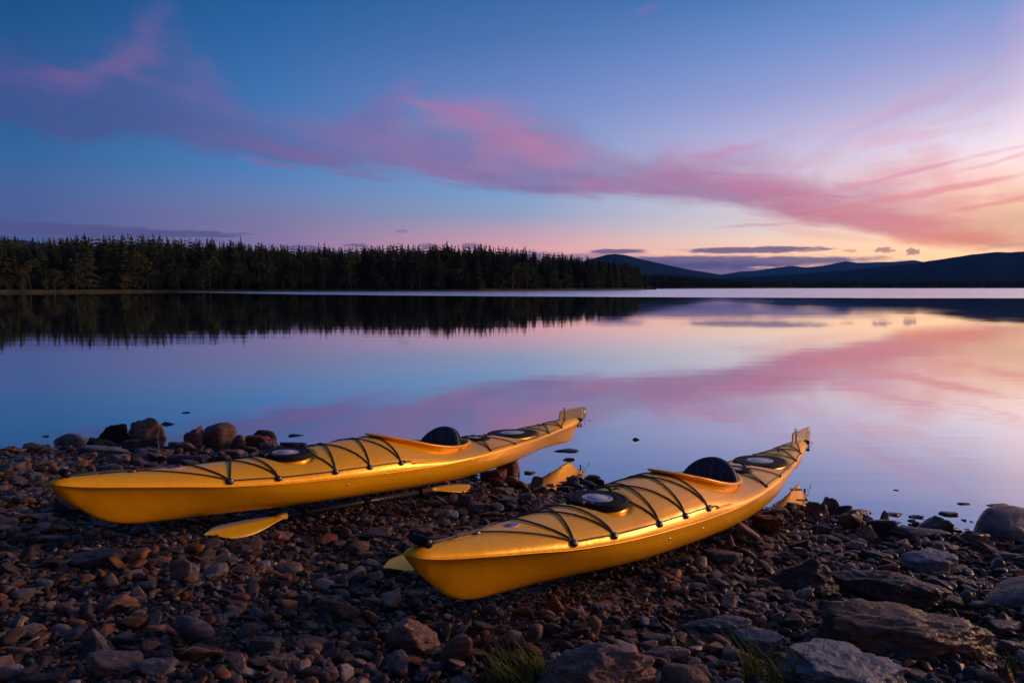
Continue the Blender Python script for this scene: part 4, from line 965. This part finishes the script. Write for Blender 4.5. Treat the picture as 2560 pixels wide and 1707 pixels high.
def build_kayak():
    root = empty('kayak', category='kayak', group='yellow sea kayaks pulled up on the shingle')
    ss = sorted(set([0, .004, .01, .02, .03, .045, .06, .08, .1] + list(np.linspace(.12, 4.7, 330)) + list(np.linspace(4.7, 4.97, 24))))
    # hull
    mid = np.array([(1, 0), (.998, .10), (.992, .24), (.985, .36), (.965, .44), (.93, .56), (.86, .70), (.74, .82), (.52, .92), (.26, .975), (0, 1)])
    bow = np.array([(1, 0), (.93, .03), (.83, .10), (.70, .22), (.58, .36), (.45, .52), (.33, .67), (.23, .79), (.14, .89), (.07, .96), (0, 1)])
    V = []; nv = 0
    for s in ss:
        k_ = np.clip((s - .15) / 1.25, 0, 1); k_ = k_ * k_ * (3 - 2 * k_); k2 = np.clip((4.8 - s) / 1.6, 0, 1); k2 = k2 * k2 * (3 - 2 * k2); q = min(k_, k2)
        pr = bow * (1 - q) + mid * q; w, zs, zk = HW(s), ZS(s), ZK(s)
        if s < .12: e_ = (s / .12) ** .5; pr = pr.copy(); pr[:, 0] = pr[:, 0] * e_ + (1 - e_) * np.sqrt(np.clip(1 - pr[:, 1] ** 2, 0, 1))
        row = [(s, -w * a, zs + (zk - zs) * b_) for a, b_ in pr] + [(s, w * a, zs + (zk - zs) * b_) for a, b_ in pr[-2::-1]]
        nv = len(row); V += row
    n_ = len(ss); i = (np.arange(n_ - 1)[:, None] * nv + np.arange(nv - 1)[None]).ravel(); F = [tuple(q) for q in np.stack([i, i + nv, i + nv + 1, i + 1], 1).tolist()]
    F += [tuple(range(nv)), tuple(range((n_ - 1) * nv, n_ * nv))[::-1]]
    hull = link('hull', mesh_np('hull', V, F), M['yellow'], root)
    # deck, with the cockpit opening
    yn = sorted(set([round(float(a), 4) for a in np.linspace(0, 1, 41)] + [.985, .992, .996]))
    yn = [-a for a in yn[:0:-1]] + yn
    V = []; keepv = []
    for s in ss:
        w, zs, zc = HW(s), ZS(s), ZC(s)
        for a in yn:
            b_ = deck_frac(a)
            if s < .1: b_ = max(b_, (1 - abs(a) ** 3) * (1 - s / .1) + b_ * (s / .1))
            # foot of the coaming swells a little; recess round the hatches
            V.append([s, a * w, zs + (zc - zs) * b_])
    nv = len(yn); inside = [abs(q[1]) < ck_hw(q[0]) - .001 for q in V]; F = []
    for i_ in range(n_ - 1):
        for j_ in range(nv - 1):
            q = (i_ * nv + j_, i_ * nv + j_ + 1, (i_ + 1) * nv + j_ + 1, (i_ + 1) * nv + j_)
            if not all(inside[k_] for k_ in q): F.append(q); [keepv.append(k_) for k_ in q if inside[k_]]
    for k_ in set(keepv):
        s, y, z = V[k_]; y2 = math.copysign(ck_hw(s), y); V[k_] = [s, y2, deck_z(s, y2)]
    # every third station is smoothed already; recess rings
    for k_, (s, y, z) in enumerate(V):
        for hs, a_, b_ in ((1.217, .168, .168), (3.65, .32, .205), (3.085, .12, .12)):
            d_ = math.hypot((s - hs) / a_, y / b_)
            if d_ < 1 and not inside[k_]: V[k_][2] -= .014 * min(1, (1 - d_) * 6)
    F += [tuple(range(nv))[::-1], tuple((n_ - 1) * nv + j_ for j_ in range(nv))]
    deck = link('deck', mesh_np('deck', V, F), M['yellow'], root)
    # rounded nose bumper and seam bead
    mb = MB()
    for sg in (-1, 1): mb.tube([(s, sg * (HW(s) + .0005), ZS(s)) for s in ss[::2]], .0032, 6)
    mb.build('seam', M['yellow'], root)
    # moulded hip ledge each side
    for sg in (-1, 1):
        mb = MB(); pts = [(s, sg * (HW(s) * .972), ZS(s) + (ZC(s) - ZS(s)) * .22 + .001) for s in np.linspace(1.99, 2.22, 14)]
        mb.tube(pts, [.002] + [.011] * 12 + [.006], 10, flat=.45); mb.build('moulded_ridge', M['yellow'], root)
    # coaming
    th = np.linspace(0, 2 * math.pi, 96, endpoint=False); out = []
    for a in th:
        s = (CK0 + CK1) / 2 - (CK1 - CK0) / 2 * math.cos(a); y = ck_hw(s) * (1 if math.sin(a) >= 0 else -1)
        if abs(math.sin(a)) < 1e-6: y = 0
        out.append(Vector((s, y, 0)))
    # even spacing
    prof = [(-.004, -.115), (-.003, -.03), (-.004, -.004), (.0, .001), (.008, .003), (.021, .0015), (.0255, -.003), (.025, -.008), (.019, -.0105), (.010, -.0095), (.006, -.02), (.006, -.11)]
    mb = MB(); n2 = len(out); vv = []
    for i_, q in enumerate(out):
        tq = (out[(i_ + 1) % n2] - out[i_ - 1]); nn = Vector((-tq.y, tq.x, 0)).normalized()
        if nn.dot(q - Vector((2.4, 0, 0))) < 0: nn = -nn
        ext = 1 + 1.0 * max(0, 1 - (q.x - CK0) / .10)      # the front lip reaches forward and up
        zr = RIMZ(q.x)
        for o_, z_ in prof: vv.append((q.x + nn.x * o_ * ext, q.y + nn.y * o_ * ext, zr + z_ * (1 if z_ > -.02 else 1.) + (.006 * (ext - 1) if z_ > -.02 else 0)))
    m_ = len(prof)
    mb.add(vv, [(i_ * m_ + j_, i_ * m_ + (j_ + 1) % m_, ((i_ + 1) % n2) * m_ + (j_ + 1) % m_, ((i_ + 1) % n2) * m_ + j_) for i_ in range(n2) for j_ in range(m_)])
    mb.build('coaming', M['yellow'], root)
    # seat and backrest
    mb = MB(); g = []
    for i_ in range(13):
        for j_ in range(13):
            a, b_ = i_ / 12, j_ / 12 * 2 - 1
            g.append((2.28 + .38 * a, .17 * b_, .10 + .035 * b_ * b_ + .03 * (2 * a - 1) ** 2))
    f_ = [(i_ * 13 + j_, i_ * 13 + j_ + 1, (i_ + 1) * 13 + j_ + 1, (i_ + 1) * 13 + j_) for i_ in range(12) for j_ in range(12)]
    mb.add(g, f_); so = mb.build('seat', M['fabric'], root); sm = so.modifiers.new('s', 'SOLIDIFY'); sm.thickness = .03
    def backpanel(off, sc, groove):
        mb = MB(); nr, nt = 26, 72; pts = []
        for i_ in range(nr + 1):
            r_ = i_ / nr
            for k_ in range(nt):
                a = 2 * math.pi * k_ / nt; cx, sz_ = math.cos(a), math.sin(a)
                y = .192 * sc * r_ * cx; z = (.20 * sc if sz_ > 0 else .17) * r_ * sz_
                dep = .024 * (1 - r_ ** 6)
                if groove:
                    # ribs that fan out from the lower middle
                    an = math.atan2(z + .17, y); rr_ = math.hypot(y, z + .17)
                    dep *= 1 - .55 * max(0, math.cos(an * 15)) ** 6 * (1 if .06 < rr_ < .33 else 0) - .4 * max(0, 1 - abs(r_ - .86) / .03)
                lean = .22 * (z + .1) + .10 * (y * y) / .034 * -.5
                pts.append((2.63 + off + lean - dep, y, .262 + z))
        F_ = [(i_ * nt + k_, i_ * nt + (k_ + 1) % nt, (i_ + 1) * nt + (k_ + 1) % nt, (i_ + 1) * nt + k_) for i_ in range(nr) for k_ in range(nt)]
        b0 = len(pts); pts += [(p_[0] + .022, p_[1], p_[2]) for p_ in pts[-nt:]]
        F_ += [(nr * nt + k_, nr * nt + (k_ + 1) % nt, b0 + (k_ + 1) % nt, b0 + k_) for k_ in range(nt)] + [tuple(b0 + k_ for k_ in range(nt))]
        mb.add(pts, F_); return mb
    backpanel(0, 1, True).build('backrest', M['fabric'], root)
    mb = MB()
    for q in (-64, -42, -21, 0, 21, 42, 64):
        pts = []
        for r_ in np.linspace(.05, .31 - .05 * abs(q) / 64, 9):
            y = r_ * math.sin(R(q)) * .95; z = -.13 + r_ * math.cos(R(q)) + (.05 * (abs(q) / 64) * (1 - (r_ / .3) ** 2))
            rr_ = math.hypot(y / .192, z / .20)
            if rr_ > .95: continue
            pts.append((2.63 + .22 * (z + .1) - .05 * y * y / .034 - .024 * (1 - rr_ ** 6) - .003, y, .262 + z))
        if len(pts) > 2: mb.tube(pts, [.003] + [.008] * (len(pts) - 2) + [.003], 7, flat=.7)
    mb.tube([(2.63 + .22 * (.20 * math.sin(a) * .95 + .1) - .05 * (.182 * math.cos(a)) ** 2 / .034 - .006, .182 * math.cos(a), .262 + .19 * math.sin(a)) for a in np.linspace(-.3, math.pi + .3, 40)], .0055, 6)
    mb.build('backrest_padding', M['padding'], root)
    backpanel(.028, .97, False).build('backrest_shell', M['rubber'], root)
    mb = MB(); mb.tube([(2.63, -.18, .27), (2.5, -.197, .30), (2.36, -.19, .33)], .009, 6); mb.tube([(2.63, .18, .27), (2.5, .197, .30), (2.36, .19, .33)], .009, 6)
    mb.build('strap', M['fabric'], root)
    # hatches
    def hatch(hs, a_, b_, th_, disc, lift=0.):
        sl = (ZC(hs + a_ * .8) - ZC(hs - a_ * .8)) / (1.6 * a_)
        Mx = Matrix.Translation((hs, 0, ZC(hs) - .012 + lift)) @ Matrix.Rotation(-math.atan(sl), 4, 'Y')
        mb = MB(); q = a_; k_ = b_ / a_
        mb.lathe([(q * .97, -.04), (q * .97, .006), (q * .9, .008)], 56, 1, k_, Mx)
        mb.build('hatch_rim', M['yellow'], root)
        mb = MB(); mb.lathe([(q * .96, .002), (q * 1.0, .004), (q * 1.012, th_ * .35), (q * 1.0, th_ * .5), (q * .985, th_ * .52), (q * .992, th_ * .62), (q * .985, th_ * .85), (q * .95, th_), (q * .86, th_ * 1.04), (q * .84, th_ * .98), (q * .80, th_ * .98), (q * .78, th_ * 1.02), (q * disc * 1.10, th_ * 1.0), (q * disc * 1.02, th_ * .93)], 64, 1, k_, Mx)
        lid = mb.build('hatch_lid', M['rubber'], root)
        mb = MB(); r_ = q * disc; pr = [(r_, th_ * .90), (r_ * .98, th_ * 1.0)]
        for i_ in range(5): pr += [(r_ * (.92 - .05 * i_), th_ * 1.02), (r_ * (.905 - .05 * i_), th_ * .975), (r_ * (.89 - .05 * i_), th_ * 1.02)]
        pr += [(.002, th_ * 1.03)]
        mb.lathe(pr, 48, 1, k_, Mx); mb.build('disc', M['disc'], lid)
        mb = MB(); mb.box((q * 1.02, 0, th_ * .4), (.03, .02, .008), Mx); mb.build('tab', M['rubber'], lid)
    hatch(1.217, .146, .146, .034, .50, -.012)
    hatch(3.65, .29, .178, .026, .50, -.008)
    hatch(3.085, .106, .106, .024, .52, -.008)
    # badge
    mb = MB(); sl = math.atan((ZC(.6) - ZC(.5)) / .1); Mx = Matrix.Translation((.555, 0, ZC(.555) + .0006)) @ Matrix.Rotation(-sl, 4, 'Y')
    mb.lathe([(.04, 0), (.039, .0012), (.0005, .0014)], 36, 1., .55, Mx); bd = mb.build('badge', M['blue'], root)
    mb = MB(); mb.lathe([(.045, -.0015), (.0445, .0005), (.040, .0007)], 36, 1., .57, Mx); mb.build('badge_border', M['yellow'], bd)
    # deck fittings
    FS = [.739, 1.007, 1.374, 1.631, 1.897]; RS = [2.925, 3.32, 4.021, 4.348]
    def fpos(s, sg):
        w = HW(s); yn_ = .955 if s < 2.5 else .93
        return Vector((s, sg * w * yn_, ZS(s) + (ZC(s) - ZS(s)) * deck_frac(yn_)))
    for sg in (-1, 1):
        for s in FS + RS:
            p_ = fpos(s, sg); nrm = Vector((0, sg * .8, .6)); Mx = Matrix.Translation(p_ + nrm * .002) @ nrm.to_track_quat('Z', 'X').to_matrix().to_4x4()
            k_ = 1. if s < 2.5 else .62
            mb = MB(); mb.lathe([(.016 * k_, -.004), (.017 * k_, .003), (.013 * k_, .009), (.008 * k_, .012), (.006 * k_, .012)], 14, 1, 1.35, Mx); fo = mb.build('deck_fitting', M['fitting'], root)
            if s < 2.5:
                mb = MB(); mb.lathe([(.0052, .011), (.0045, .0145), (.001, .0155)], 10, 1, 1, Mx); mb.build('rivet', M['steel'], fo)
        for s, zz in ((1.462, .200), (1.821, .200), (2.149, .202)):
            y = HW(s) * .985; Mx = Matrix.Translation((s, sg * y, zz)) @ Vector((0, sg, 0)).to_track_quat('Z', 'X').to_matrix().to_4x4()
            mb = MB(); mb.lathe([(.0055, -.004), (.0055, .002), (.004, .0045), (.0008, .0052)], 10, 1, 1, Mx); mb.build('bolt', M['steel'], root)
    # cords: laid over the deck between two fittings
    def over(p0, p1, r_=.0048, n_=26, bow_=0., lift=.0):
        pts = []
        for i_ in range(n_ + 1):
            t_ = i_ / n_; s = p0.x + (p1.x - p0.x) * t_ + bow_ * math.sin(math.pi * t_); y = p0.y + (p1.y - p0.y) * t_
            e_ = min(1, min(t_, 1 - t_) * 8)
            pts.append([s, y, deck_z(s, y) + r_ + .0015 + lift])
        zz = [q[2] for q in pts]     # a taut cord cannot follow hollows
        for _ in range(3):
            for i_ in range(1, n_): zz[i_] = max(zz[i_], (zz[i_ - 1] + zz[i_ + 1]) / 2)
        for q, z in zip(pts, zz): q[2] = z
        return pts
    F_ = lambda i_, sg: fpos(FS[i_], sg); G_ = lambda i_, sg: fpos(RS[i_], sg)
    for i_, j_, b_ in ((0, 0, -.10), (0, 1, 0.), (1, 0, 0.), (1, 1, -.015), (2, 2, -.07), (2, 3, .0), (3, 2, .0), (3, 4, .0), (4, 3, .0), (4, 4, .02)):
        mb = MB(); mb.tube(over(F_(i_, -1), F_(j_, 1), r_=.004, bow_=b_), .0041, 7); mb.build('bungee_cord', M['cord'], root)
    for i_, j_, b_ in ((0, 0, .05), (0, 1, .0), (1, 0, .0), (2, 2, -.03), (2, 3, 0.), (3, 2, 0.), (3, 3, .03)):
        mb = MB(); mb.tube(over(G_(i_, -1), G_(j_, 1), .0035, bow_=b_), .0036, 7); mb.build('bungee_cord', M['cord'], root)
    # knots with loose ends
    for s, y in ((1.375, .02), (3.2, -.03), (4.12, 0.), (1.07, -.01), (1.92, -.281)):
        z = deck_z(s, y) + .008; mb = MB()
        mb.tube([(s - .012, y - .008, z), (s, y + .006, z + .006), (s + .012, y - .004, z + .002)], .0085, 7)
        mb.tube([(s, y, z), (s + .025, y - .02, z + .008), (s + .035, y - .032, z + .004)], .0045, 6); mb.tube([(s, y, z), (s - .02, y + .016, z + .012)], .0045, 6)
        mb.build('knot', M['cord'], root)
    # perimeter line
    bf = Vector((.343, 0, deck_z(.343, 0) + .008))
    for sg in (-1, 1):
        mb = MB(); P_ = [bf] + [F_(i_, sg) for i_ in range(5)]; pts = []
        for a, b_ in zip(P_[:-1], P_[1:]): pts += over(a, b_, .0036, 12, lift=.001)[(1 if pts else 0):]
        mb.tube(pts, .0036, 6); mb.build('perimeter_line', M['cord'], root); mb = MB()
        P_ = [G_(i_, sg) for i_ in range(4)] + [Vector((4.62, sg * .012, 0))]; pts = []
        for a, b_, sg_b in zip(P_[:-1], P_[1:], (0, 0.0, 0, 0)): pts += over(a, b_, .0036, 12, lift=.001)[(1 if pts else 0):]
        mb.tube(pts, .0036, 6); mb.build('perimeter_line', M['cord'], root)
    mb = MB(); mb.lathe([(.016, -.004), (.017, .004), (.010, .010), (.003, .011)], 14, 1.5, .7, Matrix.Translation((.343, 0, deck_z(.343, 0) + .001))); mb.build('deck_fitting', M['fitting'], root)
    # carry toggle at the bow, rope to the fitting
    mb = MB(); A = Vector((.040, -.050, .372)); B = Vector((.070, .055, .366))
    mb.tube([A, A * .7 + B * .3, A * .3 + B * .7, B], [.0165, .0175, .0175, .0165], 14); tg = mb.build('carry_toggle', M['rubber'], root)
    mb = MB(); mb.tube([A + (A - B).normalized() * .001, A + (A - B).normalized() * .0022], [.012, .011], 12); mb.build('toggle_bore', M['fitting'], tg)
    mb = MB(); mb.tube([A + Vector((.01, 0, 0)), (.11, -.030, .362), (.17, -.012, .360), (.24, -.006, deck_z(.24, 0) + .010), (.343, 0, bf.z)], .0042, 7); mb.tube([B, (.13, .026, .360), (.18, .006, .360), (.24, .002, deck_z(.24, 0) + .013), (.343, 0, bf.z)], .0042, 7)
    for s in (.205, .213, .221): mb.tube([(s, -.013, .354), (s, -.006, .366), (s, .006, .366), (s, .013, .354)], .004, 6)
    mb.build('bow_rope', M['cord'], root)
    # rudder, flipped up on the stern deck
    rd = MB(); prof = [(4.505, .440), (4.508, .528), (4.52, .540), (4.88, .566), (5.04, .574), (5.075, .560), (5.09, .51), (5.08, .455), (4.99, .440), (4.93, .440), (4.84, .445), (4.70, .445)]
    n3 = len(prof); rd.add([(a, -.004, b_) for a, b_ in prof] + [(a, .004, b_) for a, b_ in prof], [tuple(range(n3))[::-1], tuple(range(n3, 2 * n3))] + [(i_, (i_ + 1) % n3, n3 + (i_ + 1) % n3, n3 + i_) for i_ in range(n3)])
    ro = rd.build('rudder_blade', M['rudder'], root, smooth=False)
    mb = MB(); mb.tube([(4.60, -.008, .46), (4.59, -.009, .52), (4.597, -.005, .572), (4.60, .005, .572), (4.60, .009, .52), (4.60, .008, .46)], .0035, 6); mb.build('rudder_loop', M['cord'], root)
    mb = MB()
    mb.box((4.935, 0, .440), (.05, .040, .05))
    mb.box((0, 0, 0), (.020, .014, .150), Matrix.Translation((4.975, 0, .500)) @ Matrix.Rotation(.42, 4, 'Y'))
    mb.lathe([(.020, -.0065), (.020, .0065)], 18, 1, .7, Matrix.Translation((5.045, 0, .525)) @ Matrix.Rotation(math.pi / 2, 4, 'X'))
    mb.build('rudder_bracket', M['fitting'], root, smooth=False, bevel=.003)
    mb = MB(); mb.tube([(4.985, 0, .36), (4.985, 0, .50)], .008, 10); mb.build('rudder_pin', M['fitting'], root)
    mb = MB()
    for y_ in (-.014, .014): mb.tube([(4.93, y_ * 1.6, .43), (5.02, y_ * 1.2, .44), (5.10, y_ * .6, .435), (5.19, y_ * .3, .425), (5.195, 0, .405)], .0018, 5)
    mb.tube([(5.0, -.02, .44), (5.02, -.028, .40), (5.0, -.02, .37)], .002, 5)
    mb.build('rudder_wire', M['fitting'], root)
    mb = MB(); mb.tube([(4.93, -.028, .43), (4.86, -.05, .415), (4.80, -.062, .395)], .006, 7); mb.tube([(4.80, -.062, .395), (4.78, -.068, .387)], .012, 8); mb.tube([(4.95, -.025, .45), (4.92, -.03, .44)], .013, 8)
    mb.build('stern_toggle', M['fitting'], root)
    mb = MB(); mb.lathe([(.03, 0), (.029, .001), (.0005, .0012)], 20, 1.3, .5, Matrix.Translation((4.48, -.01, deck_z(4.48, 0) + .0008))); mb.build('sticker', M['white'], root)
    return root
def pose(yaw, pitch, roll, t_):
    cy, sy, cp, sp, cr, sr = [g(R(a)) for a in (yaw, pitch, roll) for g in (math.cos, math.sin)]
    Zm = np.array([[cy, -sy, 0], [sy, cy, 0], [0, 0, 1]]); Ym = np.array([[cp, 0, sp], [0, 1, 0], [-sp, 0, cp]]); Xm = np.array([[1, 0, 0], [0, cr, -sr], [0, sr, cr]])
    A = Matrix((Zm @ Ym @ Xm).tolist()).to_4x4(); return Matrix.Translation(t_) @ A
kn = build_kayak(); kf = copy_tree(kn)
kn.matrix_world = pose(52.662, 7.385, -.69, (-.35911, 2.11746, .45537)); kn['label'] = 'nearer yellow sea kayak with its bow toward the viewer and bright deck'
kf.matrix_world = pose(57.508, 7.569, -.714, (-1.96352, 2.77718, .49919)); kf['label'] = 'farther yellow sea kayak beside the shore rocks with a paddle along it'

# ------------------------------------------------------------------ paddles
def build_paddle(L_=2.14):
    root = empty('paddle', category='paddle', group='kayak paddles with yellow blades')
    bl = .46; mb = MB(); mb.tube([(bl - .03, 0, 0), (L_ / 2, 0, 0), (L_ - bl + .03, 0, 0)], .0148, 16); mb.build('shaft', M['carbon'], root)
    mb = MB(); mb.tube([(L_ / 2 - .03, 0, 0), (L_ / 2 + .03, 0, 0)], .0162, 16); mb.build('ferrule', M['rubber'], root)
    for x in (bl + .12, L_ - bl - .12):
        mb = MB(); Mx = Matrix.Translation((x, 0, 0)) @ Matrix.Rotation(math.pi / 2, 4, 'Y'); mb.lathe([(.014, -.012), (.019, -.008), (.024, -.003), (.031, 0), (.024, .003), (.019, .008), (.014, .012)], 18, 1, 1, Mx); mb.build('drip_ring', M['rubber'], root)
    for end in (0, 1):
        nu, nw = 34, 13; top = []; 
        for i_ in range(nu + 1):
            t_ = i_ / nu
            lo_ = -(.016 + .075 * math.sin(math.pi * min(1, t_ * .92) ** 1.25) ** .9) * (1 if t_ < .8 else (1 - ((t_ - .8) / .2) ** 1.6 * .85))
            hi_ = (.016 + .070 * math.sin(math.pi * min(1, t_ * .80) ** 1.15) ** .9) * (1 if t_ < .6 else (1 - ((t_ - .6) / .4) ** 2.2 * 1.15))
            for j_ in range(nw):
                q = j_ / (nw - 1); y = lo_ + (hi_ - lo_) * q; c_ = (y / .09) ** 2
                z = -.018 * c_ * min(1, t_ * 4) - .016 * t_ ** 2 + .011 * math.exp(-(y / .012) ** 2) * (1 - t_ * .7) - .004
                top.append((bl - t_ * bl, y, z))
        if end: top = [(L_ - x, -y, z) for x, y, z in top]
        f_ = [(i_ * nw + j_, i_ * nw + j_ + 1, (i_ + 1) * nw + j_ + 1, (i_ + 1) * nw + j_) for i_ in range(nu) for j_ in range(nw - 1)]
        mb = MB(); mb.add(top, f_); o = mb.build('blade', M['blade'], root)
        sm = o.modifiers.new('s', 'SOLIDIFY'); sm.thickness = .005; sm.offset = 0
        mb = MB(); x0, x1 = (bl + .015, bl - .06) if not end else (L_ - bl - .015, L_ - bl + .06)
        mb.tube([(x0, 0, 0), ((x0 + x1) / 2, 0, 0), (x1, 0, .002)], [.0172, .0165, .010], 14); mb.build('blade_socket', M['blade'], o)
    return root
def lay(root, A, B, roll):
    d = (B - A).normalized(); y = Vector((0, 0, 1)).cross(d).normalized(); z = d.cross(y)
    m_ = Matrix((d, y, z)).transposed().to_4x4(); root.matrix_world = Matrix.Translation(A) @ m_ @ Matrix.Rotation(roll, 4, 'X')
pf = build_paddle(); PL = 2.14
P1, _ = hit(709, 1290, .062); P2, _ = hit(1077, 1224, .062)
dv = (P2 - P1).normalized(); k_ = (P2 - P1).length / (PL - .92); print('paddle scale', k_)
A = P1 - dv * .46 * k_; lay(pf, A, A + dv, R(8)); pf.matrix_world = pf.matrix_world @ Matrix.Diagonal((k_, min(k_, 1.1), min(k_, 1.1), 1))
pf['label'] = 'paddle with two yellow blades and dark shaft lying along the farther kayak'
pn = copy_tree(pf); A, _ = hit(957, 1440, .0); A.z += .060
dirn = Vector((math.cos(R(50)), math.sin(R(50)), 0)); B = A + dirn * PL; B.z = float(gz(B.x, B.y)) + .05
lay(pn, A, B, R(4)); pn.scale = (1, 1, 1); pn['label'] = 'paddle hidden behind the nearer kayak with one blade tip showing'

# ------------------------------------------------------------------ grass, moss
M['grass'] = foliage_mat('grass_blades', (.05, .07, .015), (.12, .13, .03)); M['moss'] = foliage_mat('moss', (.06, .025, .015), (.12, .06, .03)); M['straw'] = simple('straw', (.30, .22, .13), .7)
def tuft(u, v, n_, h, spread, label, mat='grass', lean=(0, 0), name='grass_tuft', cat='grass'):
    P, s_ = hit(u, v); mb = MB()
    for _ in range(n_):
        a = random.uniform(0, 6.28); r_ = spread * math.sqrt(random.random()); x, y = r_ * math.cos(a), r_ * math.sin(a)
        hh = h * random.uniform(.45, 1.1); b_ = random.uniform(0, 6.28); bd = hh * random.uniform(.08, .5); w = random.uniform(.0011, .0022)
        d = Vector((math.cos(b_) * bd + lean[0] * hh, math.sin(b_) * bd + lean[1] * hh, 0)); sd = Vector((math.cos(b_ + 1.3), math.sin(b_ + 1.3), 0)) * w
        z0 = float(gz(P.x + x, P.y + y)) - P.z; pts = [Vector((x, y, z0)) + d * (q * q) + Vector((0, 0, hh * (q - .18 * q * q))) for q in (0, .3, .6, .85, 1)]
        v_ = []
        for p_, q in zip(pts, (1, .9, .7, .4, .05)): v_ += [p_ - sd * q, p_ + sd * q]
        mb.add(v_, [(i_, i_ + 1, i_ + 3, i_ + 2) for i_ in range(0, 8, 2)])
    o = mb.build(name, M[mat], None, label=label, category=cat, group='grass tufts in the front shingle' if mat == 'grass' else 'dry growth between the front stones'); o.location = P
tuft(1300, 1712, 330, .13, .09, 'green and straw grass tuft beside the rough gneiss boulder', lean=(-.15, .0))
tuft(1375, 1716, 60, .10, .05, 'small grass tuft against the left flank of the gneiss boulder', lean=(.1, 0))
tuft(1700, 1622, 110, .055, .07, 'short green tuft at the edge of the rusty moss')
tuft(1905, 1722, 90, .20, .07, 'tall thin grass blades before the blue-grey angular slab', lean=(-.15, .05))
tuft(1980, 1716, 26, .17, .05, 'sparse tall blades rising over the blue-grey angular slab')
tuft(2545, 1700, 60, .12, .05, 'grass tuft in the corner past the peaked rusty stone')
tuft(2050, 1690, 3, .20, .01, 'reddish dry stem rising before the blue-grey slab', 'moss', name='dry_stem', cat='dry stem')
tuft(1745, 1616, 500, .030, .10, 'rusty brown moss patch between the cracked slab and grass', 'moss', name='moss_patch', cat='moss')
tuft(1850, 1636, 420, .026, .10, 'darker rusty moss patch below the banded rock', 'moss', name='moss_patch', cat='moss')
tuft(2340, 1640, 520, .035, .13, 'dark reddish moss under the overhang of the largest slab', 'moss', name='moss_patch', cat='moss')
for i_, (u, v, L_, a, lab) in enumerate([(1560, 1524, .22, .1, 'long dry straw lying across the middle shingle'), (500, 1660, .10, .6, 'short dry straw by the bottom cobbles'), (1230, 1300, .14, 2.7, 'dry straw on the shingle between the kayaks'), (1110, 1510, .12, .9, 'curved dry leaf stalk under the near bow'), (2370, 1470, .16, -.9, 'dry stalk near the smooth grey boulder'), (210, 1350, .10, .5, 'pale dry straw near the farther bow')]):
    P, _ = hit(u, v); mb = MB(); pts = []
    for q in np.linspace(0, 1, 9):
        x, y = (q - .5) * L_ * math.cos(a), (q - .5) * L_ * math.sin(a); pts.append((x, y, float(gz(P.x + x, P.y + y)) - P.z + .045 + .012 * math.sin(q * 5)))
    mb.tube(pts, .0013, 5); o = mb.build('straw', M['straw'], None, label=lab, category='straw', group='dry straws on the shingle'); o.location = P

# ------------------------------------------------------------------ haze
hb = MB(); hb.box((0, 4500, 455), (17000, 9600, 930))
hz = bpy.data.materials.new('haze_air'); hz.use_nodes = True; t = NT(hz.node_tree); t.n.clear()
pv = t.new('ShaderNodeVolumePrincipled'); t.put(pv.inputs['Color'], (.08, .32, 1.)); pv.inputs['Density'].default_value = 3.6e-5; pv.inputs['Anisotropy'].default_value = 0.
mo = t.new('ShaderNodeOutputMaterial'); t.l.new(pv.outputs[0], mo.inputs['Volume'])
hb.build('haze', hz, None, smooth=False, kind='stuff', label='thin blue evening haze over the lake and hills')
